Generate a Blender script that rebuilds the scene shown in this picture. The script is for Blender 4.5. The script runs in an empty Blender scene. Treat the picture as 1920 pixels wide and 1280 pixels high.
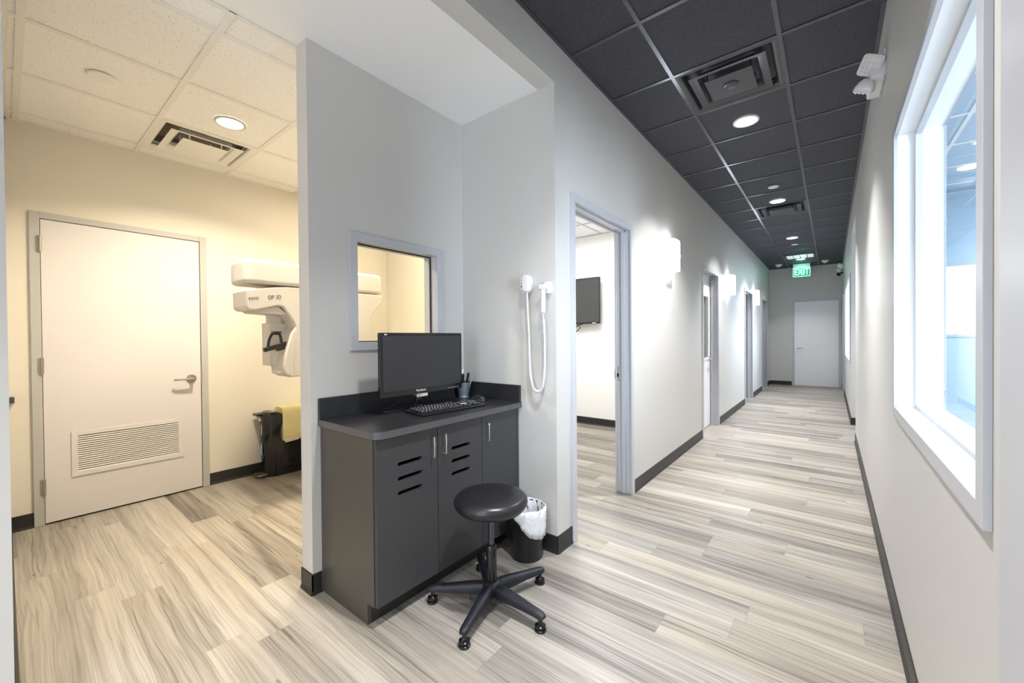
import bpy, bmesh, math, random
from math import pi, sin, cos, radians as rad
from mathutils import Vector, Matrix
random.seed(7)
S = bpy.context.scene
COL = S.collection
# ------------------------------------------------------------------ camera, world, exposure
cd = bpy.data.cameras.new('camera'); cam = bpy.data.objects.new('camera', cd); COL.objects.link(cam)
cd.sensor_width = 36; cd.lens = 755.45 / 1920 * 36; cd.clip_start = .02
R_, U_, F_ = Vector((.78419656, .62045426, -.00850133)), Vector((.00100105, .01243549, .99992218)), Vector((-.62051169, .78414404, -.00913076))
cm = Matrix((R_, U_, -F_)).transposed().to_4x4(); cm.translation = (0, 0, 1.30)
cam.matrix_world = cm; S.camera = cam
W = bpy.data.worlds.new('world'); S.world = W; W.use_nodes = True
W.node_tree.nodes['Background'].inputs[0].default_value = (.75, .85, 1, 1)
W.node_tree.nodes['Background'].inputs[1].default_value = 1.0
S.view_settings.view_transform = 'Standard'; S.view_settings.look = 'None'
S.view_settings.gamma = 1; S.view_settings.exposure = 0.0
S.cycles.diffuse_bounces = 6; S.cycles.max_bounces = 12; S.cycles.sample_clamp_indirect = 6
S.cycles.use_denoising = True

NEUTRAL, COOL, WARM = (1, .985, .98), (.80, .87, 1), (1, .85, .63)

def area_light(name, loc, size, energy, color, size_y=None, rot=(0, 0, 0), spread=180):
    l = bpy.data.lights.new(name, 'AREA'); l.energy = energy; l.color = color; l.size = size
    l.shape = 'DISK'
    if size_y: l.shape = 'RECTANGLE'; l.size_y = size_y
    l.spread = rad(spread)
    o = bpy.data.objects.new(name, l); COL.objects.link(o); o.location = loc; o.rotation_euler = rot
    return o

# daylight entering the glazed room on the right, fill lamps added under unseen ceilings
area_light('daylight', (3.95, -.2, 1.45), 3.6, 640, (.86, .91, 1), 1.7, (0, rad(90), 0))
area_light('daylight', (3.95, 9.8, 1.25), 5.0, 600, (.84, .90, 1), 2.2, (0, rad(90), 0))
area_light('ceiling_fill', (2.0, .6, 2.74), 1.2, 80, (.80, .90, 1), 1.2)  # added to brighten the right-hand room, no fitting seen
area_light('ceiling_fill', (2.0, 4.4, 2.74), 1.2, 90, (.76, .88, 1), 1.2)
area_light('ceiling_fill', (2.0, 10.0, 2.74), 1.2, 160, (.86, .93, 1), 1.2)
area_light('ceiling_fill', (-2.4, 4.1, 2.74), 1.2, 75, (1, .98, .94), 1.2)          # fill added for the bright television room
area_light('daylight', (-.53, -2.36, 1.30), 1.2, 48, (.78, .86, 1), 2.1, (rad(90), 0, 0))       # daylight from an unseen glazed opening added behind the viewpoint
area_light('ceiling_fill', (-.55, -1.3, 3.02), .6, 55, (1, .98, .96), 1.2, spread=110)              # fill added in the corridor behind the camera
area_light('ceiling_fill', (-3.2, 2.25, 2.76), .5, 34, WARM, .5)                      # fill added in the x-ray room, hidden behind the partition

# ------------------------------------------------------------------ materials
MT = {}
def mat(name, col, rough=.5, metal=0, spec=.5, emit=None, es=0, noise=None, bump=None, trans=0):
    m = bpy.data.materials.new(name); m.use_nodes = True; n = m.node_tree.nodes; L = m.node_tree.links
    b = n['Principled BSDF']
    b.inputs['Base Color'].default_value = (*col, 1); b.inputs['Roughness'].default_value = rough
    b.inputs['Metallic'].default_value = metal; b.inputs['Specular IOR Level'].default_value = spec
    b.inputs['Transmission Weight'].default_value = trans
    if emit: b.inputs['Emission Color'].default_value = (*emit, 1); b.inputs['Emission Strength'].default_value = es
    if noise or bump:
        tc = n.new('ShaderNodeTexCoord')
    if noise:                      # (scale, amount) fine tone variation
        nz = n.new('ShaderNodeTexNoise'); nz.inputs['Scale'].default_value = noise[0]; nz.inputs['Detail'].default_value = 4
        L.new(tc.outputs['Object'], nz.inputs['Vector'])
        r = n.new('ShaderNodeValToRGB'); a = noise[1]
        r.color_ramp.elements[0].position = .3; r.color_ramp.elements[1].position = .7
        r.color_ramp.elements[0].color = (*[c * (1 - a) for c in col], 1); r.color_ramp.elements[1].color = (*[min(1, c * (1 + a)) for c in col], 1)
        L.new(nz.outputs['Fac'], r.inputs['Fac']); L.new(r.outputs['Color'], b.inputs['Base Color'])
    if bump:                       # (scale, strength)
        nb = n.new('ShaderNodeTexNoise'); nb.inputs['Scale'].default_value = bump[0]; nb.inputs['Detail'].default_value = 3
        L.new(tc.outputs['Object'], nb.inputs['Vector'])
        bp = n.new('ShaderNodeBump'); bp.inputs['Strength'].default_value = bump[1]; bp.inputs['Distance'].default_value = .002
        L.new(nb.outputs['Fac'], bp.inputs['Height']); L.new(bp.outputs['Normal'], b.inputs['Normal'])
    MT[name] = m; return m

mat('wall_grey', (.57, .56, .535), .42, spec=.35, noise=(1.2, .012), bump=(220, .10))
mat('wall_white', (.84, .85, .86), .45, spec=.35, bump=(220, .08))
mat('wall_daylight_tint', (.46, .58, .68), .5, spec=.3)  # blue hue of daylight and glass put into the wall colour
mat('lining_daylit', (.86, .88, .90), .35, spec=.4)  # paler than the frame so the lining reads as overexposed by daylight
mat('wall_cream', (.70, .665, .585), .5, spec=.3, noise=(1.2, .012), bump=(220, .08))
mat('wall_dark', (.10, .10, .11), .6)
mat('soffit_white', (.88, .88, .87), .5, bump=(220, .06))
mat('frame_paint', (.49, .50, .53), .32, spec=.5)
mat('frame_warm', (.44, .44, .43), .35, spec=.5)
mat('door_white', (.84, .84, .86), .35, spec=.4)
mat('door_pink', (.66, .635, .64), .38, spec=.4, noise=(2, .012))
mat('rubber_base', (.022, .022, .021), .42, spec=.4)
mat('tile_black', (.046, .047, .058), .75, noise=(130, .45), bump=(260, .8))
mat('tee_black', (.10, .105, .125), .26, metal=.6, spec=.6)
mat('tee_cream', (.80, .78, .73), .4)
mat('vent_black', (.034, .034, .042), .30, spec=.5)
mat('vent_cream', (.84, .82, .77), .42)
mat('duct_cream', (.22, .20, .17), .8)
mat('duct_dark', (.012, .011, .010), .8)
mat('steel', (.62, .61, .58), .28, metal=1)
mat('steel_warm', (.44, .41, .36), .34, metal=1)
mat('chrome', (.85, .85, .86), .14, metal=1)
mat('cab_front', (.050, .050, .054), .42, spec=.4, noise=(420, .35), bump=(400, .25))
mat('cab_side', (.060, .056, .048), .38, spec=.45, noise=(420, .2))
mat('counter', (.020, .020, .023), .36, spec=.5, noise=(380, .5), bump=(400, .15))
mat('counter_edge', (.085, .085, .09), .4, spec=.5, noise=(420, .35))
mat('black_plastic', (.012, .012, .013), .28, spec=.5)
mat('black_gloss', (.010, .010, .012), .10, spec=.5)
mat('screen', (.030, .031, .036), .22, spec=.5)
mat('tv_screen', (.040, .042, .044), .3, spec=.5)
mat('key', (.020, .020, .021), .4)
mat('key_mark', (.75, .75, .75), .5)
mat('stool_vinyl', (.011, .011, .014), .34, spec=.6, bump=(300, .08))
mat('stool_plastic', (.009, .010, .017), .40, spec=.5, bump=(700, .35))
mat('gas_steel', (.10, .10, .11), .22, metal=.8)
mat('white_plastic', (.74, .74, .76), .28, spec=.5)
mat('beige_plastic', (.80, .76, .68), .35)
mat('machine_white', (.68, .655, .62), .30, spec=.5)
mat('machine_grey', (.50, .48, .45), .4)
mat('text_dark', (.03, .03, .035), .5)
mat('text_white', (.9, .9, .9), .5)
mat('text_red', (.7, .12, .12), .5)
mat('label_white', (.88, .87, .84), .5)
mat('label_blue', (.16, .42, .78), .5)
mat('bag_yellow', (.86, .78, .42), .4, spec=.4, noise=(14, .05), bump=(30, 2.0))
mat('pail_metal', (.36, .42, .45), .38, metal=.75)
mat('pen_black', (.012, .012, .013), .3)
mat('pen_teal', (.25, .48, .48), .35)
mat('paper', (.88, .88, .88), .7)
mat('lamp_lens', (1, 1, 1), .4, emit=(1, .99, .96), es=9)
mat('lamp_lens_warm', (1, 1, 1), .4, emit=(1, .93, .80), es=9)
mat('sconce_glass', (1, 1, 1), .4, emit=(.86, .92, 1), es=16)
mat('led_lens', (.75, .76, .78), .2, bump=(60, 1.0))
mat('exit_green', (.03, .25, .16), .4, emit=(.06, .5, .33), es=.30)
mat('exit_letter', (.7, 1, .88), .4, emit=(.55, 1, .84), es=1.6)
mat('grille_glow', (.75, .75, .78), .4, emit=(.9, .93, 1), es=.5)  # faint emission stands in for light reflected by the grille cells
mat('window_daylight', (1, 1, 1), .5, emit=(.93, .97, 1), es=4.0)
mat('blind', (.20, .22, .23), .5)

# frosted bin liner
m = mat('liner', (.86, .87, .90), .3, spec=.5, bump=(55, 2.5))
# glass: mostly clear with a Fresnel reflection
def glass(name, tint, ref=1.0, ior=1.45):
    m = bpy.data.materials.new(name); m.use_nodes = True; n = m.node_tree.nodes; L = m.node_tree.links; n.clear()
    o = n.new('ShaderNodeOutputMaterial'); mx = n.new('ShaderNodeMixShader'); t = n.new('ShaderNodeBsdfTransparent')
    g = n.new('ShaderNodeBsdfGlossy'); f = n.new('ShaderNodeFresnel'); f.inputs['IOR'].default_value = ior
    t.inputs[0].default_value = (*tint, 1); g.inputs['Roughness'].default_value = .01; g.inputs[0].default_value = (ref, ref, ref, 1)
    ge = n.new('ShaderNodeNewGeometry'); sb = n.new('ShaderNodeMath'); sb.operation = 'SUBTRACT'; sb.inputs[0].default_value = 1; mu = n.new('ShaderNodeMath'); mu.operation = 'MULTIPLY'
    L.new(ge.outputs['Backfacing'], sb.inputs[1]); L.new(f.outputs[0], mu.inputs[0]); L.new(sb.outputs[0], mu.inputs[1]); L.new(mu.outputs[0], mx.inputs[0]); L.new(t.outputs[0], mx.inputs[1]); L.new(g.outputs[0], mx.inputs[2]); L.new(mx.outputs[0], o.inputs[0])
    MT[name] = m
glass('glass_clear', (.97, .97, .95)); glass('glass_cool', (.93, .97, 1.0))

# acoustic tile with pinholes
def tile_cream():
    m = mat('tile_cream', (.88, .87, .84), .8); n = m.node_tree.nodes; L = m.node_tree.links; b = n['Principled BSDF']
    tc = n.new('ShaderNodeTexCoord'); v = n.new('ShaderNodeTexVoronoi'); v.inputs['Scale'].default_value = 85
    L.new(tc.outputs['Object'], v.inputs['Vector'])
    nz = n.new('ShaderNodeTexNoise'); nz.inputs['Scale'].default_value = 60; L.new(tc.outputs['Object'], nz.inputs['Vector'])
    mu = n.new('ShaderNodeMath'); mu.operation = 'MULTIPLY'; mu.inputs[1].default_value = .34; L.new(nz.outputs['Fac'], mu.inputs[0])
    gt = n.new('ShaderNodeMath'); gt.operation = 'GREATER_THAN'; L.new(v.outputs['Distance'], gt.inputs[0]); L.new(mu.outputs[0], gt.inputs[1])
    mx = n.new('ShaderNodeMix'); mx.data_type = 'RGBA'; mx.inputs['A'].default_value = (.52, .50, .46, 1); mx.inputs['B'].default_value = (.89, .88, .85, 1)
    L.new(gt.outputs[0], mx.inputs['Factor']); L.new(mx.outputs['Result'], b.inputs['Base Color'])
    bp = n.new('ShaderNodeBump'); bp.inputs['Strength'].default_value = .4; bp.inputs['Distance'].default_value = .002
    L.new(gt.outputs[0], bp.inputs['Height']); L.new(bp.outputs['Normal'], b.inputs['Normal'])
tile_cream()

# vinyl plank floor: planks run along X, about .16 m wide, 1.22 m long
def planks():
    m = mat('vinyl_plank', (.6, .55, .5), .36, spec=.45); n = m.node_tree.nodes; L = m.node_tree.links; b = n['Principled BSDF']
    def N(t, **k):
        x = n.new(t)
        for a, v in k.items(): setattr(x, a, v)
        return x
    def math_(op, a, bb=None, c=None):
        x = N('ShaderNodeMath', operation=op)
        for i, v in enumerate((a, bb, c)):
            if v is None: continue
            if isinstance(v, (int, float)): x.inputs[i].default_value = v
            else: L.new(v, x.inputs[i])
        return x.outputs[0]
    tc = N('ShaderNodeTexCoord'); sp = N('ShaderNodeSeparateXYZ'); L.new(tc.outputs['Object'], sp.inputs[0])
    X, Y = sp.outputs['X'], sp.outputs['Y']
    yr = math_('DIVIDE', math_('SUBTRACT', Y, .216), .1565); row = math_('FLOOR', yr); fy = math_('FRACT', yr)
    h1 = N('ShaderNodeTexWhiteNoise', noise_dimensions='1D'); L.new(row, h1.inputs['W'])
    xr = math_('ADD', math_('DIVIDE', X, 1.22), math_('MULTIPLY', h1.outputs['Value'], 3.0)); cx = math_('FLOOR', xr); fx = math_('FRACT', xr)
    cid = N('ShaderNodeCombineXYZ'); L.new(row, cid.inputs[0]); L.new(cx, cid.inputs[1])
    h2 = N('ShaderNodeTexWhiteNoise', noise_dimensions='2D'); L.new(cid.outputs[0], h2.inputs['Vector'])
    hv = h2.outputs['Value']
    # warped coordinates so that the grain wanders
    wv = N('ShaderNodeCombineXYZ'); L.new(math_('MULTIPLY', X, 2.2), wv.inputs[0]); L.new(math_('MULTIPLY', Y, 5), wv.inputs[1]); L.new(math_('MULTIPLY', hv, 40), wv.inputs[2])
    wn = N('ShaderNodeTexNoise'); wn.inputs['Scale'].default_value = 1; wn.inputs['Detail'].default_value = 2; L.new(wv.outputs[0], wn.inputs['Vector'])
    yw = math_('ADD', Y, math_('MULTIPLY', math_('SUBTRACT', wn.outputs['Fac'], .5), .032))
    def grain(sx, sy, det, off):
        c = N('ShaderNodeCombineXYZ'); L.new(math_('MULTIPLY', X, sx), c.inputs[0]); L.new(math_('MULTIPLY', yw, sy), c.inputs[1])
        L.new(math_('ADD', math_('MULTIPLY', hv, 57), off), c.inputs[2])
        t = N('ShaderNodeTexNoise'); t.inputs['Scale'].default_value = 1; t.inputs['Detail'].default_value = det; t.inputs['Roughness'].default_value = .68
        L.new(c.outputs[0], t.inputs['Vector']); return t.outputs['Fac']
    g1 = grain(.45, 17, 7, 0); g2 = grain(1.6, 170, 4, 9); g3 = grain(.7, 7, 1, 23)
    tone = math_('ADD', math_('ADD', math_('ADD', math_('MULTIPLY', g1, .52), .012), math_('MULTIPLY', g2, .36)), math_('MULTIPLY', g3, .26))
    tone = math_('ADD', tone, math_('MULTIPLY', math_('SUBTRACT', hv, .5), .16))
    def lines(sx, sy, off, k, amt):        # thin dark growth lines: level curves of a stretched noise
        n_ = grain(sx, sy, 1, off); d = math_('SUBTRACT', 1, math_('MULTIPLY', math_('ABSOLUTE', math_('SUBTRACT', n_, .5)), k))
        return math_('MULTIPLY', math_('MAXIMUM', d, 0), amt)
    tone = math_('SUBTRACT', tone, math_('ADD', lines(.5, 22, 31, 34, .085), lines(.7, 40, 47, 24, .055)))
    kc = N('ShaderNodeCombineXYZ'); L.new(math_('MULTIPLY', X, 1.1), kc.inputs[0]); L.new(math_('MULTIPLY', Y, 3.4), kc.inputs[1])
    vo = N('ShaderNodeTexVoronoi'); vo.inputs['Scale'].default_value = 1.6; L.new(kc.outputs[0], vo.inputs['Vector'])
    knot = math_('LESS_THAN', vo.outputs['Distance'], .035)
    tone = math_('SUBTRACT', tone, math_('MULTIPLY', knot, .14))
    r = N('ShaderNodeValToRGB'); e = r.color_ramp.elements
    e[0].position = .36; e[0].color = (.090, .074, .056, 1); e[1].position = .82; e[1].color = (.51, .46, .375, 1)
    for p, c in ((.45, (.15, .129, .102)), (.52, (.228, .199, .16)), (.59, (.30, .264, .214)), (.69, (.39, .349, .287))):
        q = e.new(p); q.color = (*c, 1)
    L.new(tone, r.inputs['Fac'])
    # tint between planks: some greyer, some browner
    hs = N('ShaderNodeHueSaturation'); L.new(r.outputs['Color'], hs.inputs['Color'])
    L.new(math_('ADD', math_('MULTIPLY', h2.outputs['Color'], .45), .48), hs.inputs['Saturation'])
    # joints
    jy = math_('LESS_THAN', fy, .008); jx = math_('LESS_THAN', fx, .0016); j = math_('MAXIMUM', jy, jx)
    mx = N('ShaderNodeMix', data_type='RGBA'); L.new(math_('MULTIPLY', j, .45), mx.inputs['Factor']); L.new(hs.outputs['Color'], mx.inputs['A']); mx.inputs['B'].default_value = (.12, .10, .08, 1)
    L.new(mx.outputs['Result'], b.inputs['Base Color'])
    bp = N('ShaderNodeBump'); bp.inputs['Strength'].default_value = .12; bp.inputs['Distance'].default_value = .002
    L.new(math_('SUBTRACT', g2, j), bp.inputs['Height']); L.new(bp.outputs['Normal'], b.inputs['Normal'])
planks()

# ------------------------------------------------------------------ mesh helpers (all coordinates in world space, metres)
class M:
    def __init__(s): s.bm = bmesh.new(); s.T = Matrix.Identity(4)
    def v(s, p): return s.bm.verts.new(s.T @ Vector(p))
    def box(s, x0, x1, y0, y1, z0, z1):
        v = [s.v((x, y, z)) for z in (z0, z1) for y in (y0, y1) for x in (x0, x1)]
        for f in ((0, 2, 3, 1), (4, 5, 7, 6), (0, 1, 5, 4), (2, 6, 7, 3), (0, 4, 6, 2), (1, 3, 7, 5)): s.bm.faces.new([v[i] for i in f])
        return s
    def rings(s, rings, cap=True, closed=False):
        vs = [[s.v(p) for p in r] for r in rings]; n = len(vs[0])
        pairs = list(zip(vs, vs[1:])) + ([(vs[-1], vs[0])] if closed else [])
        for a, b in pairs:
            for i in range(n): s.bm.faces.new((a[i], a[(i + 1) % n], b[(i + 1) % n], b[i]))
        if cap and not closed: s.bm.faces.new(vs[0][::-1]); s.bm.faces.new(vs[-1])
        return s
    def tube(s, pts, r, seg=10, cap=True):
        P = [Vector(p) for p in pts]; rr = r if isinstance(r, (list, tuple)) else [r] * len(P); out = []
        up = Vector((0, 0, 1)); t0 = (P[1] - P[0]).normalized()
        a = t0.cross(up) if abs(t0.z) < .95 else t0.cross(Vector((1, 0, 0))); a.normalize()
        for i, p in enumerate(P):
            t = (P[min(i + 1, len(P) - 1)] - P[max(i - 1, 0)]).normalized()
            a = (a - t * a.dot(t)).normalized(); b = t.cross(a)
            out.append([p + (a * cos(2 * pi * k / seg) + b * sin(2 * pi * k / seg)) * rr[i] for k in range(seg)])
        return s.rings(out, cap)
    def lathe(s, c, prof, seg=32, cap=True, axis='z', wob=None):
        out = []
        for r, h in prof:
            ring = []
            for k in range(seg):
                a = 2 * pi * k / seg; w = wob(a, h) if wob else 1
                u, v = r * w * cos(a), r * w * sin(a)
                ring.append({'z': (c[0] + u, c[1] + v, c[2] + h), 'x': (c[0] + h, c[1] + u, c[2] + v), 'y': (c[0] + v, c[1] + h, c[2] + u)}[axis])
            out.append(ring)
        return s.rings(out, cap)
    def prism(s, pts, axis, a0, a1):
        def P(p, h): return {'x': (h, p[0], p[1]), 'y': (p[0], h, p[1]), 'z': (p[0], p[1], h)}[axis]
        return s.rings([[P(p, a0) for p in pts], [P(p, a1) for p in pts]])
    def plate(s, outer, holes, axis, a0, a1):
        def P(p, h): return {'x': (h, p[0], p[1]), 'y': (p[0], h, p[1]), 'z': (p[0], p[1], h)}[axis]
        loops = []
        for h in (a0, a1):
            es = []; ll = []
            for lp in [outer] + holes:
                vs = [s.v(P(p, h)) for p in lp]; ll.append(vs)
                es += [s.bm.edges.new((vs[i], vs[(i + 1) % len(vs)])) for i in range(len(vs))]
            bmesh.ops.triangle_fill(s.bm, edges=es, use_beauty=True); loops.append(ll)
        for A, B in zip(*loops):
            for i in range(len(A)): s.bm.faces.new((A[i], A[(i + 1) % len(A)], B[(i + 1) % len(A)], B[i]))
        return s
    def build(s, name, m, parent=None, bevel=0, smooth=35, seg=2):
        bm = s.bm
        bmesh.ops.recalc_face_normals(bm, faces=bm.faces)
        for e in bm.edges:
            try: e.smooth = e.calc_face_angle() < rad(smooth)
            except ValueError: e.smooth = True
        for f in bm.faces: f.smooth = True
        if parent is not None: off = Vector(parent['_o'])
        else:
            lo = [min(v.co[i] for v in bm.verts) for i in range(3)]; hi = [max(v.co[i] for v in bm.verts) for i in range(3)]
            off = Vector(((lo[0] + hi[0]) / 2, (lo[1] + hi[1]) / 2, lo[2]))
        bmesh.ops.translate(bm, verts=bm.verts, vec=-off)
        me = bpy.data.meshes.new(name); bm.to_mesh(me); bm.free()
        me.materials.append(MT[m]); o = bpy.data.objects.new(name, me); COL.objects.link(o)
        if parent is not None: o.parent = parent
        else: o.location = off
        o['_o'] = off
        if bevel:
            b = o.modifiers.new('bevel', 'BEVEL'); b.width = bevel; b.segments = seg; b.limit_method = 'ANGLE'; b.angle_limit = rad(40); b.harden_normals = True
        return o

def rrect(u0, u1, v0, v1, r, n=5):
    pts = []
    for cu, cv, a in ((u1 - r, v1 - r, 0), (u0 + r, v1 - r, 90), (u0 + r, v0 + r, 180), (u1 - r, v0 + r, 270)):
        for k in range(n + 1):
            t = rad(a + 90 * k / n); pts.append((cu + r * cos(t), cv + r * sin(t)))
    return pts
def arc(cx, cy, r, a0, a1, n): return [(cx + r * cos(rad(a0 + (a1 - a0) * k / n)), cy + r * sin(rad(a0 + (a1 - a0) * k / n))) for k in range(n + 1)]
def smoothline(pts, n=8):
    P = [Vector(p) for p in pts]; out = []
    for i in range(len(P) - 1):
        a, b, c, d = P[max(i - 1, 0)], P[i], P[i + 1], P[min(i + 2, len(P) - 1)]
        for k in range(n):
            t = k / n
            out.append(.5 * ((2 * b) + (c - a) * t + (2 * a - 5 * b + 4 * c - d) * t * t + (3 * b - a - 3 * c + d) * t ** 3))
    return out + [P[-1]]

def thing(name, loc, label, cat, group=None):
    o = bpy.data.objects.new(name, None); COL.objects.link(o); o.location = loc; o['_o'] = Vector(loc); o.empty_display_size = .1
    return tag(o, label, cat, group)
def tag(o, label, cat=None, group=None, kind=None):
    o['label'] = label
    if cat: o['category'] = cat
    if group: o['group'] = group
    if kind: o['kind'] = kind
    return o
def struct(o, label): o['kind'] = 'structure'; o['label'] = label; return o
def sthing(name, loc, label):
    o = bpy.data.objects.new(name, None); COL.objects.link(o); o.location = loc; o['_o'] = Vector(loc); return struct(o, label)
def dup(root, loc, label, group=None):
    c = root.copy(); COL.objects.link(c); c.location = loc; c['label'] = label; c['_o'] = Vector(loc)
    if group: c['group'] = group
    for ch in [x for x in bpy.data.objects if x.parent == root]:
        d = ch.copy(); COL.objects.link(d); d.parent = c
        for g in [x for x in bpy.data.objects if x.parent == ch]:
            e = g.copy(); COL.objects.link(e); e.parent = d
    return c
def text(name, s, size, mtx, m, parent, ext=.0006):
    cu = bpy.data.curves.new(name, 'FONT'); cu.body = s; cu.size = size; cu.extrude = ext; cu.align_x = 'CENTER'; cu.align_y = 'CENTER'
    t = bpy.data.objects.new(name, cu); COL.objects.link(t)
    dg = bpy.context.evaluated_depsgraph_get(); me = bpy.data.meshes.new_from_object(t.evaluated_get(dg))
    bpy.data.objects.remove(t); me.transform(mtx); me.transform(Matrix.Translation(-Vector(parent['_o'])))
    me.materials.clear(); me.materials.append(MT[m]); me.name = name
    o = bpy.data.objects.new(name, me); COL.objects.link(o); o.parent = parent; o['_o'] = Vector(parent['_o']); return o
def face(loc, right, up, sx=1, sy=1):
    r = Vector(right).normalized(); u = Vector(up).normalized(); n = r.cross(u)
    return Matrix.Translation(loc) @ Matrix((r, u, n)).transposed().to_4x4() @ Matrix.Diagonal((sx, sy, 1, 1))

# ------------------------------------------------------------------ key planes
XL, XLb = -1.29, -1.41       # corridor left wall faces
XR, XRb = .235, .37          # corridor right wall faces
ZC, ZS, ZR = 3.06, 2.82, 2.814          # corridor ceiling, soffit / room ceilings
YE = 12.78                   # end wall
XP, XPb = -2.07, -2.18       # alcove back wall (partition) faces
XF = -4.38                   # x-ray room far wall
YA = 2.055                   # alcove side wall (faces the camera)

struct(M().box(-4.6, 4.2, -2.4, 13.0, -.05, 0).build('floor', 'vinyl_plank'), 'pale grey-brown wood plank vinyl floor')

# ------------------------------------------------------------------ walls
D = {1: (2.225, 3.241), 2: (5.53, 6.50), 3: (8.76, 9.74), 4: (11.22, 12.16)}     # corridor doors, outer frame edges along Y
HD = 2.215
w = M(); y = YA
w.box(XLb, XL, -2.4, YA, ZS, ZC + .05)                                            # header above the alcove
for k in D:
    a, b = D[k][0] + .03, D[k][1] - .03
    w.box(XLb, XL, y, a, 0, ZC + .05); w.box(XLb, XL, a, b, HD - .03, ZC + .05); y = b
w.box(XLb, XL, y, YE + .1, 0, ZC + .05)
struct(w.build('wall_left', 'wall_grey'), 'grey painted left wall of the corridor with four doorways')
struct(M().box(XP - .11, XLb, YA, YA + .115, 0, ZS + .1).build('wall_alcove_side', 'wall_grey'), 'pale grey side wall of the desk alcove holding the corded handset')
w = M(); wy0, wy1, wz0, wz1 = 1.215, 1.815, 1.27, 1.86
w.plate([(.965, 0), (YA, 0), (YA, ZS), (.965, ZS)], [[(wy0, wz0), (wy1, wz0), (wy1, wz1), (wy0, wz1)]], 'x', XPb, XP)
struct(w.build('wall_alcove_back', 'wall_grey'), 'pale grey back wall of the desk alcove with the small interior window')
w = M().box(XF, XP, -.12, .010, 0, ZS); w.box(XP - .11, XP, -2.4, -.12, 0, ZS)
struct(w.build('wall_near_left', 'wall_grey'), 'pale wall edge at the left border of the view')
w = M().box(XF - .12, XF, -.12, 3.1, 0, ZS + .05)
struct(w.build('wall_far_left', 'wall_cream'), 'cream far wall of the x-ray room with the louvred door')
w = M().box(XF, -2.18, 3.0, 3.1, 0, ZS).box(-2.18, -2.07, YA + .115, 3.1, 0, ZS)
struct(w.build('wall_xray_side', 'wall_cream'), 'cream side wall of the x-ray room seen through the small window')
w = M().box(-3.95, XLb, 5.43, 5.55, 0, ZS).box(-4.05, -3.95, 3.1, 5.55, 0, ZS)
struct(w.build('wall_room_back', 'wall_white'), 'bright white wall behind the television')
# small unlit rooms behind the other doors
w = M()
for a, b in ((8.3, 10.3), (10.9, 12.7)):
    w.box(-3.0, XLb, a - .1, a, 0, ZS); w.box(-3.0, XLb, b, b + .1, 0, ZS); w.box(-3.1, -3.0, a - .1, b + .1, 0, ZS); w.box(-3.1, XLb, a - .1, b + .1, ZS, ZS + .05)
struct(w.build('wall_closet', 'wall_grey'), 'walls of the dim rooms behind the last two left doorways')
# right wall: near piece with window 1, gap, far piece with window 2
w1 = (1.165, 2.495, .965, 2.195); w2 = (7.95, 10.45, .90, 2.20); YG0, YG1 = 6.42, 7.61
w = M()
def wall_with_window(w, ya, yb, q):
    w.box(XR, XRb, ya, q[0], 0, ZC + .05); w.box(XR, XRb, q[1], yb, 0, ZC + .05); w.box(XR, XRb, q[0], q[1], 0, q[2]); w.box(XR, XRb, q[0], q[1], q[3], ZC + .05)
wall_with_window(w, -2.4, YG0, w1)
struct(w.build('wall_right', 'wall_grey'), 'near right wall of the corridor with the large window')
w = M(); wall_with_window(w, YG1, YE, w2)
w.box(XR, XRb, YG0, YG1, 2.75, ZC + .05)
struct(w.build('wall_right_far', 'wall_grey'), 'far right wall of the corridor beyond the side opening')
struct(M().box(XLb, .6, YE, YE + .12, 0, ZC + .05).build('wall_end', 'wall_grey'), 'grey end wall of the corridor with the exit door')
struct(M().plate([(XLb, 0), (XRb, 0), (XRb, ZC + .05), (XLb, ZC + .05)], [[(-1.15, .15), (.10, .15), (.10, 2.4), (-1.15, 2.4)]], 'y', -2.5, -2.4).build('wall_rear', 'wall_grey'), 'corridor wall behind the viewpoint')
# glazed room on the right: walls with unseen outer openings added for daylight
w = M().box(4.0, 4.1, -2.4, 13.0, 0, .12).box(4.0, 4.1, -2.4, 13.0, 2.5, 2.95)
for yy in (-2.4, 3.4, 6.3, 12.5): w.box(4.0, 4.1, yy, yy + .5, .12, 2.5)
w.box(XRb, 4.0, -2.4, -2.3, 0, 2.95)
w.box(XRb, 4.0, 6.3, 6.42, 0, 1.30).box(XRb, 4.0, 6.3, 6.42, 2.02, 2.95).box(XRb, .62, 6.3, 6.42, 1.30, 2.02).box(3.4, 4.0, 6.3, 6.42, 1.30, 2.02)
w.box(XRb, 4.0, 7.61, 7.73, 0, 2.95) ; w.box(.6, 4.1, 12.9, 13.0, 0, 2.95)
struct(w.build('wall_side_room', 'wall_daylight_tint'), 'daylight-tinted blue walls of the daylit room behind the large right window')
win = sthing('window_3', (2.0, 6.36, 1.30), 'bright wide window in the back wall of the right-hand room')
M().box(.62, 3.4, 6.35, 6.37, 1.30, 2.02).build('window_pane', 'window_daylight', win)
f = M().box(.60, 3.42, 6.285, 6.30, 1.27, 1.30).box(.60, 3.42, 6.285, 6.30, 2.02, 2.05).box(.59, .62, 6.285, 6.30, 1.27, 2.05).box(3.4, 3.43, 6.285, 6.30, 1.27, 2.05)
f.build('window_frame', 'frame_paint', win)

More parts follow.
